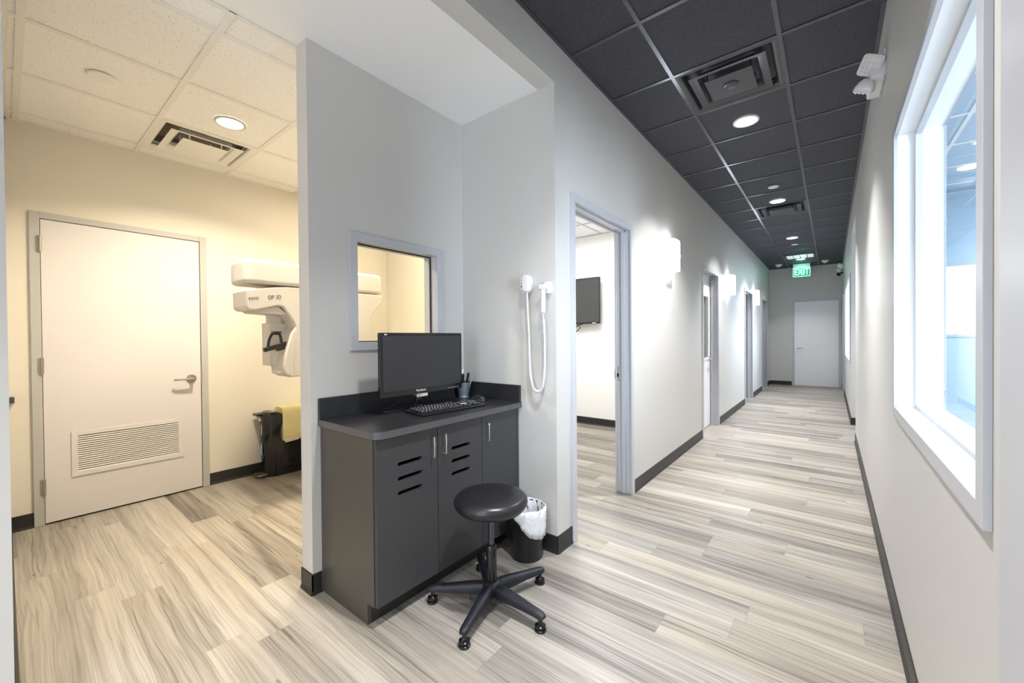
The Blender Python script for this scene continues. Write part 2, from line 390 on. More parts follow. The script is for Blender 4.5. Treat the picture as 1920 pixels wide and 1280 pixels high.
# ------------------------------------------------------------------ ceilings
def grid_ceiling(nm, label, x0, x1, y0, y1, z, xs, ys, tile, tee, tw=.024, holes=()):
    root = sthing(nm, ((x0 + x1) / 2, (y0 + y1) / 2, z), label)
    t = M(); X = sorted([x0] + [x for x in xs if x0 < x < x1] + [x1]); Y = sorted([y0] + [v for v in ys if y0 < v < y1] + [y1])
    for a, b in zip(X, X[1:]):
        for c, d in zip(Y, Y[1:]):
            if any(a < h[0] < b and c < h[1] < d for h in holes): continue
            t.box(a, b, c, d, z + .006, z + .02)
    t.build('ceiling_tiles', tile, root)
    g = M(); th = tw / 2
    for x in xs:
        if x0 < x < x1: g.box(x - th, x + th, y0, y1, z, z + .005)
    for v in ys:
        if y0 < v < y1:
            for a, b in zip(X, X[1:]): g.box(a + (th if a > x0 else 0), b - (th if b < x1 else 0), v - th, v + th, z, z + .005)
    g.box(x0, x0 + .022, y0, y1, z - .001, z + .004); g.box(x1 - .022, x1, y0, y1, z - .001, z + .004); g.box(x0, x1, y0, y0 + .022, z - .001, z + .004); g.box(x0, x1, y1 - .022, y1, z - .001, z + .004)
    g.build('ceiling_grid', tee, root)
    return root
CY = [2.85 + .61 * k for k in range(-9, 17)]
VC = [(-.54, 3.155), (-.54, 6.815), (-.54, 11.085)]
grid_ceiling('ceiling', 'black acoustic tile ceiling of the corridor', XL, XR, -2.4, YE, ZC, [-.845, -.235], CY, 'tile_black', 'tee_black', holes=[VC[0], VC[1], VC[2]])
RY = [.07 + .61 * k for k in range(6)]; RX = [-4.19 + .61 * k for k in range(5)]
VR = (-3.885, .985)
grid_ceiling('ceiling', 'cream acoustic tile ceiling of the x-ray room', XF, -2.17, .010, 3.0, ZR, RX, RY, 'tile_cream', 'tee_cream', .03, holes=[VR])
grid_ceiling('ceiling', 'white tile ceiling of the television room', -3.95, XLb, YA + .115, 5.43, 2.80, [-2.0 - .61 * k for k in range(4)], [4.82 - .61 * k for k in range(5)], 'wall_white', 'frame_paint')
grid_ceiling('ceiling', 'daylight-tinted blue tile ceiling of the daylit room', XRb, 4.0, -2.3, 6.3, 2.80, [.75 + .61 * k for k in range(6)], [-2 + .61 * k for k in range(14)], 'wall_daylight_tint', 'soffit_white')
struct(M().box(XRb, 4.0, 7.73, 12.9, 2.80, 2.85).box(XRb, 4.0, 6.42, 7.61, 2.80, 2.85).build('ceiling_side', 'wall_white'), 'plain white ceiling of the rooms right of the corridor')
struct(M().box(-2.17, XLb, -2.4, YA, ZS, ZS + .05).build('ceiling_soffit', 'soffit_white'), 'white plaster ceiling over the desk alcove')
struct(M().box(-4.6, 4.2, -2.6, 13.1, 3.12, 3.16).build('ceiling_deck', 'wall_dark'), 'dark deck above the ceilings')

# ------------------------------------------------------------------ baseboards
def base(name, segs, label):
    m_ = M()
    for (x0, y0, x1, y1, nx, ny) in segs:      # wall line from p to q, n points into the room
        prof = [(0, 0), (.014, 0), (.012, .005), (.006, .018), (.006, .100), (.004, .104), (0, .104)]
        r = [[(px + nx * d, py + ny * d, z) for d, z in prof] for px, py in ((x0, y0), (x1, y1))]
        m_.rings(r)
    struct(m_.build(name, 'rubber_base', smooth=20), label)
e = .006
base('baseboard_left', [(XL, YA - e, XL, D[1][0], 1, 0), (XL, D[1][1], XL, D[2][0], 1, 0), (XL, D[2][1], XL, D[3][0], 1, 0), (XL, D[3][1], XL, D[4][0], 1, 0), (XL, D[4][1], XL, YE, 1, 0)], 'black rubber baseboard along the left corridor wall')
base('baseboard_end', [(XL, YE, -.80, YE, 0, -1), (.215, YE, XR, YE, 0, -1)], 'black rubber baseboard on the corridor end wall')
base('baseboard_right', [(XR, 1.02, XR, YG0 + e, -1, 0), (XR - e, YG0, XRb, YG0, 0, 1)], 'black rubber baseboard along the near right wall')
base('baseboard_right_far', [(XR, YG1 - e, XR, 11.55, -1, 0), (XR - e, YG1, XRb, YG1, 0, -1), (XR, 12.5, XR, YE, -1, 0)], 'black rubber baseboard along the far right wall')
base('baseboard_alcove', [(-1.56, YA, XL + e, YA, 0, -1)], 'black rubber baseboard under the handset wall')
base('baseboard_partition', [(XP, 1.008, XP, .965 - e, 1, 0), (XPb - e, .965, XP + e, .965, 0, -1), (XPb, .965 - e, XPb, 3.0, -1, 0)], 'black rubber baseboard around the partition end')
base('baseboard_far', [(XF, .012, XF, .12, 1, 0), (XF, 1.137, XF, 3.0, 1, 0), (XF, .010, XP, .010, 0, 1), (XF, 3.0, XPb, 3.0, 0, -1)], 'black rubber baseboard of the x-ray room')
base('baseboard_back', [(-3.95, 5.43, XLb, 5.43, 0, -1), (-3.95, 3.1, -3.95, 5.43, 1, 0)], 'black rubber baseboard of the television room')

# ------------------------------------------------------------------ doors of the corridor (left wall)
def frame_x(root, y0, y1, xs, xb, sx, m, h=HD, fw=.05, stop=None):
    """steel frame in a wall whose room face is xs, back face xb; sx = +1 if the room is towards +X"""
    p = .014 * sx
    f = M(); a, b = sorted((xs + p * .85, xb - p * .85))
    f.box(a, b, y0 + .022, y0 + fw - .012, 0, h - .022); f.box(a, b, y1 - fw + .012, y1 - .022, 0, h - .022); f.box(a, b, y0 + .022, y1 - .022, h - fw + .012, h - .022)   # linings
    for fa, fb in (sorted((xs, xs + p)), sorted((xb, xb - p))):                                             # face trims
        f.box(fa, fb, y0, y0 + fw, 0, h); f.box(fa, fb, y1 - fw, y1, 0, h); f.box(fa, fb, y0 + fw, y1 - fw, h - fw, h)
    if stop:
        a, b = sorted(stop); q = fw - .012
        f.box(a, b, y0 + q, y0 + q + .016, 0, h - q); f.box(a, b, y1 - q - .016, y1 - q, 0, h - q); f.box(a, b, y0 + q, y1 - q, h - q - .016, h - q)
    return f.build('door_frame', m, root, bevel=.0015)

d1 = sthing('door_1', (XL, 2.73, 0), 'open doorway in a grey steel frame, nearest on the left corridor wall')
frame_x(d1, *D[1], XL, XLb, 1, 'frame_paint', stop=(-1.365, -1.335))
s = M().box(-1.415, -1.385, 3.199, 3.205, .93, 1.05).box(-1.428, -1.414, 3.19, 3.203, .955, 1.025).build('strike_plate', 'steel', d1, bevel=.002)
M().box(-1.408, -1.393, 3.196, 3.2, .965, .995).build('latch_hole', 'duct_dark', s)

def lever(root, p, along, out, m='steel', mirror=1):
    """rose + lever; along = unit vector of the lever, out = unit normal from the door"""
    p, A, O = Vector(p), Vector(along), Vector(out); Z = Vector((0, 0, 1))
    def disc(r, h0, h1, seg=28):
        c = p + O * h0; c2 = p + O * h1
        return [[q + (A * cos(2 * pi * k / seg) + Z * sin(2 * pi * k / seg)) * rr for k in range(seg)] for q, rr in ((c, r), (c2, r * .88), (c2 + O * .004, r * .5))]
    h = M().rings(disc(.036, 0, .012)).build('door_handle', m, root)
    l = M().tube([p + O * .01, p + O * .045, p + O * .058 + A * .012], [.012, .012, .012], 12)
    pts = smoothline([p + O * .055 + A * -.005, p + O * .060 + A * .03, p + O * .060 + A * .07, p + O * .058 + A * .105, p + O * .045 + A * .125], 5)
    rr = [.014 - .006 * min(1, i / (len(pts) * .5)) for i in range(len(pts))]
    l.tube(pts, rr, 10); l.build('lever', m, h)
    return h

d2 = sthing('door_2', (XL, 6.0, 0), 'closed white door with a narrow glass lite, left corridor wall')
frame_x(d2, *D[2], XL, XLb, 1, 'frame_paint', stop=(-1.385, -1.36))
y0, y1 = D[2][0] + .04, D[2][1] - .04
leaf = M().plate([(y0, .01), (y1, .01), (y1, 2.17), (y0, 2.17)], [[(y0 + .14, .99), (y1 - .13, .99), (y1 - .13, 1.87), (y0 + .14, 1.87)]], 'x', -1.44, -1.395).build('door_leaf', 'door_white', d2)
M().plate(rrect(y0 + .115, y1 - .105, .965, 1.895, .004, 2), [[(y0 + .145, .995), (y1 - .135, .995), (y1 - .135, 1.865), (y0 + .145, 1.865)]], 'x', -1.395, -1.387).build('lite_frame', 'door_white', leaf)
M().box(-1.42, -1.414, y0 + .14, y1 - .13, .99, 1.87).build('glass_pane', 'glass_clear', leaf)
b_ = M()
for k in range(29): b_.box(-1.436, -1.424, y0 + .14, y1 - .13, 1.0 + k * .03, 1.026 + k * .03)
b_.build('blind', 'blind', leaf)
lever(d2, (-1.395, y1 - .065, .97), (0, -1, 0), (1, 0, 0), 'chrome')
cl = M().tube([(-1.40, y1 - .03, 2.10), (-1.34, y1 - .03, 2.10)], .014).box(-1.345, -1.325, y1 - .05, y1 + .0, 2.08, 2.12).build('door_stop', 'steel', d2)

for k, lab in ((3, 'open doorway of a dim room, third on the left corridor wall'), (4, 'farthest doorway on the left corridor wall, beside the end wall')):
    d = sthing('door_%d' % k, (XL, sum(D[k]) / 2, 0), lab)
    frame_x(d, *D[k], XL, XLb, 1, 'frame_paint', stop=(-1.375, -1.345))
    s = M().box(-1.412, -1.382, D[k][1] - .046, D[k][1] - .039, .91, 1.03).build('strike_plate', 'steel', d)
    q = M().box(-2.33, -1.44, D[k][0] + .05, D[k][0] + .094, .01, 2.17).build('door_leaf', 'door_white', d)      # leaf swung into the room

# end door
de = sthing('door_5', (-.30, YE, 0), 'closed pale blue-white door in the corridor end wall')
fx0, fx1 = -.795, .205
f = M().box(fx0, fx0 + .05, YE - .014, YE + .02, 0, HD).box(fx1 - .05, fx1, YE - .014, YE + .02, 0, HD).box(fx0 + .05, fx1 - .05, YE - .014, YE + .02, HD - .05, HD)
f.build('door_frame', 'frame_paint', de, bevel=.002)
M().box(fx0 + .055, fx1 - .055, YE - .008, YE + .02, .012, HD - .055).build('door_leaf', 'door_white', de, bevel=.002)
lever(de, (fx0 + .12, YE - .008, .97), (1, 0, 0), (0, -1, 0), 'chrome')
# side door at the far right end
d = sthing('door_6', (XR, 12.03, 0), 'grey framed door edge on the right wall next to the end wall')
M().box(XR - .018, XR, 11.55, 11.61, 0, 2.2).box(XR - .018, XR, 12.44, 12.5, 0, 2.2).box(XR - .018, XR, 11.61, 12.44, 2.15, 2.2).build('door_frame', 'frame_paint', d, bevel=.002)
M().box(XR - .008, XR, 11.615, 12.435, .01, 2.145).build('door_leaf', 'door_white', d)
# near right trim
struct(M().box(XR - .016, XR, .86, 1.025, 0, 2.24).build('trim_1', 'frame_paint', bevel=.004), 'pale metal frame edge at the right border')

# louvred door of the x-ray room
dl = sthing('door_7', (XF, .63, 0), 'large pale door with louvre grille and lever handle, left of the view')
Y0, Y1 = .12, 1.137
f = M().box(XF, XF + .016, Y0, Y0 + .05, 0, HD).box(XF, XF + .016, Y1 - .05, Y1, 0, HD).box(XF, XF + .016, Y0 + .05, Y1 - .05, HD - .045, HD).build('door_frame', 'frame_warm', dl, bevel=.003)
gy0, gy1, gz0, gz1 = .335, .92, .34, .605
leaf = M().plate([(Y0 + .053, .012), (Y1 - .055, .012), (Y1 - .055, HD - .05), (Y0 + .053, HD - .05)], [[(gy0, gz0), (gy1, gz0), (gy1, gz1), (gy0, gz1)]], 'x', XF + .001, XF + .013).build('door_leaf', 'door_pink', dl)
M().box(XF + .0005, XF + .004, Y0 + .045, Y1 - .047, 0, HD - .04).build('door_gap_shade', 'duct_dark', dl)  # dark sheet stands in for shade in the gap and behind the louvres
g = M().plate([(gy0 - .033, gz0 - .033), (gy1 + .033, gz0 - .033), (gy1 + .033, gz1 + .033), (gy0 - .033, gz1 + .033)], [[(gy0, gz0), (gy1, gz0), (gy1, gz1), (gy0, gz1)]], 'x', XF + .013, XF + .020).build('vent_grille', 'door_pink', dl, bevel=.0015)
sl = M(); n = 17; st = (gz1 - gz0) / n
for k in range(n):
    z = gz0 + k * st
    sl.prism([(XF + .018, z), (XF + .019, z + st * .42), (XF + .009, z + st * .62), (XF + .009, z + st * .25)], 'y', gy0, gy1)
sl.build('louvres', 'label_white', g)
for z in (1.99, 1.13, .27):
    h = M().tube([(XF + .022, Y0 + .05, z - .058), (XF + .022, Y0 + .05, z + .058)], .008, 12).box(XF + .012, XF + .0185, Y0 + .03, Y0 + .052, z - .055, z + .055).build('hinge', 'steel_warm', dl)
lever(dl, (XF + .013, 1.015, .97), (0, -1, 0), (1, 0, 0), 'steel_warm')
M().box(XF + .013, XF + .0175, Y1 - .055, Y1 - .045, .91, 1.04).build('strike_plate', 'steel_warm', dl)

# ------------------------------------------------------------------ interior windows
def frame_window(root, xa, xb, y0, y1, z0, z1, fw, sgn, m, inset=.012, lining=None):
    """frame around an opening cut (y0..y1, z0..z1) in a wall xa (seen face) .. xb; sgn = direction of the viewer side"""
    o = M(); p = .014 * sgn
    ou = [(y0 - fw + inset, z0 - fw + inset), (y1 + fw - inset, z0 - fw + inset), (y1 + fw - inset, z1 + fw - inset), (y0 - fw + inset, z1 + fw - inset)]
    inn = [(y0 + inset, z0 + inset), (y1 - inset, z0 + inset), (y1 - inset, z1 - inset), (y0 + inset, z1 - inset)]
    o.plate(ou, [inn], 'x', *sorted((xa, xa + p))); o.plate(ou, [inn], 'x', *sorted((xb, xb - p)))
    rg = [(y0 + .001, z0 + .001), (y1 - .001, z0 + .001), (y1 - .001, z1 - .001), (y0 + .001, z1 - .001)]
    o.plate(rg, [inn], 'x', *sorted((xa, xb))) if not lining else M().plate(rg, [inn], 'x', *sorted((xa, xb))).build('window_lining', lining, root)
    return o.build('window_frame', m, root, bevel=.0015)
w_ = sthing('window_1', (XR, 1.83, .96), 'large window in a pale metal frame on the near right wall')
frame_window(w_, XR, XRb, w1[0], w1[1], w1[2], w1[3], .045, -1, 'frame_paint', lining='lining_daylit')
q = .012; xm = .302
st_ = M().plate([(w1[0] + q, w1[2] + q), (w1[1] - q, w1[2] + q), (w1[1] - q, w1[3] - q), (w1[0] + q, w1[3] - q)], [[(w1[0] + q + .016, w1[2] + q + .016), (w1[1] - q - .016, w1[2] + q + .016), (w1[1] - q - .016, w1[3] - q - .016), (w1[0] + q + .016, w1[3] - q - .016)]], 'x', xm - .013, xm + .009).build('glazing_stop', 'frame_paint', w_)
M().box(xm - .003, xm + .003, w1[0] + q, w1[1] - q, w1[2] + q, w1[3] - q).build('glass_pane', 'glass_cool', w_)
w_ = sthing('window_2', (XR, 9.2, .9), 'overexposed window in the far right wall of the corridor')
frame_window(w_, XR, XRb, *w2, .045, -1, 'frame_paint', lining='lining_daylit')
M().box(xm - .003, xm + .003, w2[0] + q, w2[1] - q, w2[2] + q, w2[3] - q).build('glass_pane', 'glass_cool', w_)
w_ = sthing('window_4', (XP, 1.515, 1.27), 'small square interior window in a pale metal frame above the desk')
frame_window(w_, XP, XPb, wy0, wy1, wz0, wz1, .045, 1, 'frame_paint')
xg = -2.125
g_ = .007
M().plate([(wy0 + q, wz0 + q), (wy1 - q, wz0 + q), (wy1 - q, wz1 - q), (wy0 + q, wz1 - q)], [[(wy0 + q + g_, wz0 + q + g_), (wy1 - q - g_, wz0 + q + g_), (wy1 - q - g_, wz1 - q - g_), (wy0 + q + g_, wz1 - q - g_)]], 'x', xg - .006, xg + .006).build('glazing_stop', 'rubber_base', w_)
M().box(xg - .003, xg + .003, wy0 + q, wy1 - q, wz0 + q, wz1 - q).build('glass_pane', 'glass_clear', w_)
# glazed opening added behind the viewpoint as a source of cool daylight
w_ = sthing('window_7', (-.53, -2.45, .15), 'tall glazed opening added unseen behind the viewpoint to let in daylight')
M().plate([(-1.20, .10), (.15, .10), (.15, 2.45), (-1.20, 2.45)], [[(-1.14, .16), (.09, .16), (.09, 2.39), (-1.14, 2.39)]], 'y', -2.415, -2.385).build('window_frame', 'frame_paint', w_)
M().box(-1.15, .10, -2.455, -2.449, .15, 2.4).build('glass_pane', 'glass_cool', w_)
# unseen outer windows added to let daylight into the right rooms
for i, (a, b) in enumerate(((-1.9, 3.4), (6.8, 12.5))):
    w_ = sthing('window_%d' % (5 + i), (4.02, (a + b) / 2, .12), 'unseen outer window added for the daylight of the right-hand rooms')
    f = M(); k = a
    f.box(4.0, 4.06, a, b, .12, .17).box(4.0, 4.06, a, b, 2.45, 2.5)
    while k <= b: f.box(4.0, 4.06, k - .02, k + .03, .17, 2.45); k += (b - a) / 4
    f.build('window_frame', 'frame_paint', w_)
    M().box(4.03, 4.035, a, b, .17, 2.45).build('glass_pane', 'glass_cool', w_)
# ------------------------------------------------------------------ ceiling fixtures
def downlight(x, y, z, label, group, r=.082, lens='lamp_lens', col=NEUTRAL, e=22, trim='soffit_white', spot=True, spread=98):
    t = thing('recessed_light', (x, y, z), label, 'ceiling light', group)
    M().lathe((x, y, z), [(r + .012, .004), (r + .012, -.003), (r + .004, -.007), (r - .004, -.004), (r - .006, .004)], 40, cap=False).build('trim_ring', trim, t)
    M().lathe((x, y, z), [(r - .004, .003), (r - .004, -.001), (.002, -.0012)], 40).build('lamp_lens', lens, t)
    if spot:
        l = area_light('downlight_lamp', (0, 0, -.012), r * 2, e, col, spread=spread); l.parent = t
    return t
for i, (y, lab) in enumerate(((3.81, 'round recessed ceiling light nearest the camera, beside the large black vent'), (6.32, 'round recessed ceiling light in front of the second black vent'), (8.87, 'third round recessed ceiling light along the corridor'), (11.48, 'round recessed ceiling light just before the exit sign'))):
    downlight(-.545, y, ZC, lab, 'recessed lights of the corridor', e=(48, 44, 38, 15)[i])
downlight(-.545, 1.2, ZC, 'round recessed corridor ceiling light added unseen above the viewpoint', 'recessed lights of the corridor', e=28)  # extra lamp added out of view to brighten the near end
downlight(-3.29, 1.005, ZR, 'round recessed light beside the vent in the cream ceiling', None, lens='lamp_lens_warm', col=WARM, e=52, trim='machine_grey', spread=140)
downlight(-2.66, 1.60, ZR, 'round recessed light in the cream ceiling hidden by the partition', None, lens='lamp_lens_warm', col=WARM, e=7, trim='machine_grey', spread=140)
downlight(.985, 5.40, 2.80, 'round recessed ceiling light placed for a lamp reflection in the large right window', 'recessed lights of the daylit room', e=14, col=COOL)  # stands in for the corridor lamp mirrored in the glass
downlight(.93, 4.75, 2.80, 'small recessed ceiling light at the edge of the right window', 'recessed lights of the daylit room', r=.05, e=8, col=COOL)
def cover(x, y, z, r, m, label, group=None):
    o = M().lathe((x, y, z), [(.003, .0), (r, .0), (r, -.005), (r - .004, -.008), (.003, -.009)], 36).build('sprinkler_cover', m); tag(o, label, 'sprinkler cover', group)
cover(-.531, 5.68, ZC, .055, 'white_plastic', 'small round white cover plate before the second recessed light')
cover(-.546, 9.53, ZC, .055, 'white_plastic', 'small round white cover plate behind the third recessed light')
cover(-3.276, .371, ZR, .062, 'vent_cream', 'round cream cover plate in the tile ceiling above the louvred door')

def diffuser(cx, cy, z, m, label, knob, flip=1):
    t = thing('ceiling_vent', (cx, cy, z), label, 'air vent'); h = .293
    du = 'duct_dark' if m == 'vent_black' else 'duct_cream'
    M().box(cx - h, cx + h, cy - h, cy + h, z + .10, z + .11).build('duct_back', du, t)
    M().box(cx - .29, cx - .25, cy - .29, cy + .29, z + .02, z + .10).box(cx + .25, cx + .29, cy - .29, cy + .29, z + .02, z + .10).box(cx - .25, cx + .25, cy - .29, cy - .25, z + .02, z + .10).box(cx - .25, cx + .25, cy + .25, cy + .29, z + .02, z + .10).build('duct_wall', du, t)
    def shell(prof, nm, th=.0025):
        full = prof + [(r - th, zz + th) for r, zz in prof[::-1]]
        M().rings([[(cx - r, cy - r, z + zz), (cx + r, cy - r, z + zz), (cx + r, cy + r, z + zz), (cx - r, cy + r, z + zz)] for r, zz in full], closed=True, cap=False).build(nm, m, t, smooth=28)
    shell([(h, -.001), (.278, 0), (.262, .006), (.254, .020), (.250, .045)], 'outer_frame')
    shell([(.226, -.012), (.205, -.009), (.180, -.001), (.166, .014), (.160, .040)], 'louvre_ring')
    M().rings([[(cx - q, cy - q, z + zz), (cx + q, cy - q, z + zz), (cx + q, cy + q, z + zz), (cx - q, cy + q, z + zz)] for q, zz in ((.142, -.021), (.142, -.018), (.10, -.012), (.03, -.012))]).build('centre_plate', m, t, smooth=28)
    for sx, sy in ((-1, -1), (1, -1), (1, 1), (-1, 1)): M().tube([(cx + sx * .13, cy + sy * .10, z - .017), (cx + sx * .13, cy + sy * .10, z + .1)], .005, 6).build('hanger', m, t)
    if knob: M().lathe((cx, cy, z - .019), [(.048, .002), (.048, -.006), (.040, -.010), (.004, -.010)], 30).build('centre_cap', m, t)
    return t
diffuser(*VC[0], ZC, 'vent_black', 'large square black ceiling vent nearest the camera', True)
diffuser(*VC[1], ZC, 'vent_black', 'second black ceiling vent, halfway along the corridor', False)
diffuser(*VR, ZR, 'vent_cream', 'square cream ceiling vent above the louvred door', False)
# eggcrate grille near the end
gx, gy = VC[2]
t = thing('ceiling_grille', (gx, gy, ZC), 'pale panelled ceiling grille just before the exit sign', 'air vent')
M().plate([(gx - .293, gy - .293), (gx + .293, gy - .293), (gx + .293, gy + .293), (gx - .293, gy + .293)], [[(gx - .25, gy - .25), (gx + .25, gy - .25), (gx + .25, gy + .25), (gx - .25, gy + .25)]], 'z', ZC - .004, ZC + .006).build('outer_frame', 'vent_black', t)
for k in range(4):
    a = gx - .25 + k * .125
    M().box(a + .01, a + .115, gy - .24, gy + .24, ZC + .002, ZC + .03).build('panel', 'grille_glow', t)

# smoke detectors
def detector(x, y, label, g):
    t = thing('smoke_detector', (x, y, ZC), label, 'smoke detector', g)
    M().lathe((x, y, ZC), [(.075, .0), (.075, -.012), (.066, -.016)], 32).build('base', 'white_plastic', t)
    M().lathe((x, y, ZC - .016), [(.060, .0), (.056, -.02), (.035, -.034), (.012, -.036), (.010, -.05), (.003, -.05)], 32).build('sensor', 'white_plastic', t)
detector(-1.016, 12.0, 'white round smoke detector left of the exit sign', 'smoke detectors')
detector(-.10, 12.05, 'white round smoke detector right of the exit sign', 'smoke detectors')

# exit sign
ey = 12.2
t = thing('exit_sign', (-.562, ey, 3.05), 'green and white illuminated EXIT sign hanging from the black ceiling', 'exit sign')
M().box(-.735, -.390, ey - .035, ey + .035, 2.965, 3.057).build('housing', 'white_plastic', t, bevel=.006)
pn = M().prism(rrect(-.735, -.39, 2.745, 2.965, .012), 'y', ey - .006, ey + .006).build('panel', 'exit_green', t)
M().plate(rrect(-.735, -.39, 2.745, 2.965, .012), [rrect(-.727, -.398, 2.753, 2.957, .010)], 'y', ey - .008, ey + .008).build('panel_edge', 'exit_letter', pn)
o = text('lettering', 'EXIT', .225, face((-.562, ey - .009, 2.853), (1, 0, 0), (0, 0, 1), .66, .98), 'exit_letter', pn, .002)
l = bpy.data.lights.new('exit_glow', 'POINT'); l.energy = 2.2; l.color = (.2, 1, .6); l.shadow_soft_size = .08
o = bpy.data.objects.new('exit_glow', l); COL.objects.link(o); o.location = (0, -.12, -.16); o.parent = t

# emergency light units on the right wall
def head(nm, parent, c, n, up, s=.052):
    n = Vector(n).normalized(); r = Vector(up).cross(n).normalized(); u = n.cross(r); c = Vector(c)
    m_ = M(); m_.T = Matrix.Translation(c) @ Matrix((r, u, n)).transposed().to_4x4()
    def rr(q, h): return [(a, b, h) for a, b in rrect(-q, q, -q, q, q * .32, 4)]
    m_.rings([rr(s * .42, -.052), rr(s * .72, -.040), rr(s * .95, -.016), rr(s, 0), rr(s, .006), rr(s * .97, .010)])
    h = m_.build(nm, 'white_plastic', parent)
    l = M(); l.T = m_.T
    l.rings([rr(s * .86, .008), rr(s * .84, .013)]); lens = l.build('lens', 'led_lens', h)
    d = M(); d.T = m_.T
    for i in range(4):
        for j in range(4):
            x, y = (i - 1.5) * s * .40, (j - 1.5) * s * .40
            d.rings([[(x + q * cos(k * pi / 3), y + q * sin(k * pi / 3), z) for k in range(6)] for q, z in ((.0085, .0125), (.0075, .0155))])
            d.rings([[(x + q * cos(k * pi / 3), y + q * sin(k * pi / 3), z) for k in range(6)] for q, z in ((.0035, .0155), (.003, .0175))])
    d.build('led_cells', 'chrome', lens)
    return h
def emergency(loc, label):
    y, z = loc
    t = thing('emergency_light', (XR, y, z), label, 'emergency light', 'twin-head emergency lights')
    M().box(XR - .012, XR, y - .14, y + .13, z - .045, z + .095).build('back_plate', 'white_plastic', t, bevel=.003)
    b = M().prism([(y - .13, z - .055), (y + .10, z - .055), (y + .12, z - .03), (y + .12, z + .02), (y - .11, z + .04), (y - .14, z + .01), (y - .14, z - .035)], 'x', XR - .068, XR - .006).build('housing', 'white_plastic', t, bevel=.008)
    M().tube([(XR - .066, y - .10, z - .03), (XR - .071, y - .10, z - .03)], .004, 10).build('indicator', 'text_red', b)
    M().tube([(XR - .05, y - .06, z + .03), (XR - .07, y - .07, z + .06)], .012, 10).build('swivel', 'white_plastic', t)
    M().tube([(XR - .06, y - .06, z - .045), (XR - .082, y - .08, z - .066)], .012, 10).build('swivel', 'white_plastic', t)
    head('lamp_head', t, (XR - .060, y - .13, z + .030), (-.42, -.80, -.42), (.60, 0, .9))
    head('lamp_head', t, (XR - .088, y - .10, z - .078), (-.35, .55, -.80), (0, 1, 0), .045)
    return t
em = emergency((3.10, 2.745), 'white twin-head emergency light high on the right wall above the large window')
dup(em, (XR, 12.35, 2.90), 'small distant twin-head emergency light on the right wall at the corridor end', 'twin-head emergency lights')
t = thing('security_camera', (XR, 12.55, 2.80), 'small black security camera below the distant emergency light', 'camera')
M().tube([(XR, 12.55, 2.80), (XR - .05, 12.55, 2.80)], .02, 12).build('mount', 'black_plastic', t)
M().lathe((XR - .085, 12.55, 2.76), [(.004, .045), (.03, .04), (.042, .02), (.042, 0), (.03, -.03), (.004, -.042)], 20).build('dome', 'black_gloss', t)

# wall sconces
def sconce(y, label):
    t = thing('wall_sconce', (XL, y, 2.105), label, 'wall lamp', 'wall sconces of the corridor'); z = 2.105
    M().box(XL, XL + .02, y - .06, y + .06, z - .08, z + .08).build('back_plate', 'steel', t, bevel=.004)
    gl = M().prism(rrect(y - .085, y + .085, z - .155, z + .155, .02), 'x', XL + .03, XL + .10).build('glass_shade', 'sconce_glass', t, bevel=.006)
    M().box(XL + .015, XL + .04, y - .03, y + .03, z - .03, z + .03).build('bracket', 'steel', t)
    M().box(XL + .085, XL + .108, y + .070, y + .092, z - .012, z + .012).build('clip', 'steel', t)
    return t
s0 = sconce(4.16, 'glowing white glass wall sconce between the open doorway and the second door')
dup(s0, (XL, 7.17, 2.105), 'glowing white glass wall sconce just past the door with the glass lite', 'wall sconces of the corridor')
dup(s0, (XL, 9.93, 2.105), 'glowing white glass wall sconce farthest along the corridor', 'wall sconces of the corridor')

# ------------------------------------------------------------------ desk cabinet
t = thing('desk_cabinet', (-1.82, 1.53, 0), 'charcoal built-in cabinet with three doors under the alcove worktop', 'cabinet')
XC = -1.575; y0, y1 = 1.012, 2.050
sd = M(); sd.prism([(XP + .002, 0), (-1.65, 0), (-1.65, .10), (XC - .020, .10), (XC - .020, .853), (XP + .002, .853)], 'y', y0, y0 + .018).build('side_panel', 'cab_side', t, bevel=.0008)
M().prism([(XP + .002, 0), (-1.65, 0), (-1.65, .10), (XC - .020, .10), (XC - .020, .853), (XP + .002, .853)], 'y', y1 - .018, y1).build('side_panel', 'cab_side', t)
M().box(-1.665, -1.651, y0 + .018, y1 - .018, 0, .10).build('toe_kick', 'rubber_base', t)
M().box(XP + .002, XC - .022, y0 + .018, y1 - .018, .10, .118).box(XP + .002, XP + .014, y0 + .018, y1 - .018, .118, .85).build('carcass', 'cab_side', t)
M().box(XC - .020, XC, 2.030, 2.050, .10, .853).build('filler_strip', 'cab_front', t)
def slot(ya, yb, z, r=.0095): return [(yb - r + r * cos(rad(a)), z + r * sin(rad(a))) for a in range(-90, 91, 30)] + [(ya + r + r * cos(rad(a)), z + r * sin(rad(a))) for a in range(90, 271, 30)]
doors = ((1.016, 1.370, [(1.128, 1.272)], 1.326, 'left charcoal cabinet door with three vent slots'), (1.374, 1.702, [(1.466, 1.606)], 1.404, 'middle charcoal cabinet door with three vent slots'), (1.706, 2.027, [], 1.736, 'plain right charcoal cabinet door'))
for a, b, sl_, hy, lb in doors:
    hs = [slot(p, q_, z) for p, q_ in sl_ for z in (.716, .648, .580)]
    dd = M().plate([(a, .103), (b, .103), (b, .850), (a, .850)], hs, 'x', XC - .019, XC).build('door', 'cab_front', t); dd['label'] = lb
    M().tube(smoothline([(XC - .002, hy, .806), (XC + .022, hy, .806), (XC + .028, hy, .799), (XC + .028, hy, .716), (XC + .022, hy, .709), (XC - .002, hy, .709)], 4), .0042, 10).build('handle', 'chrome', dd)
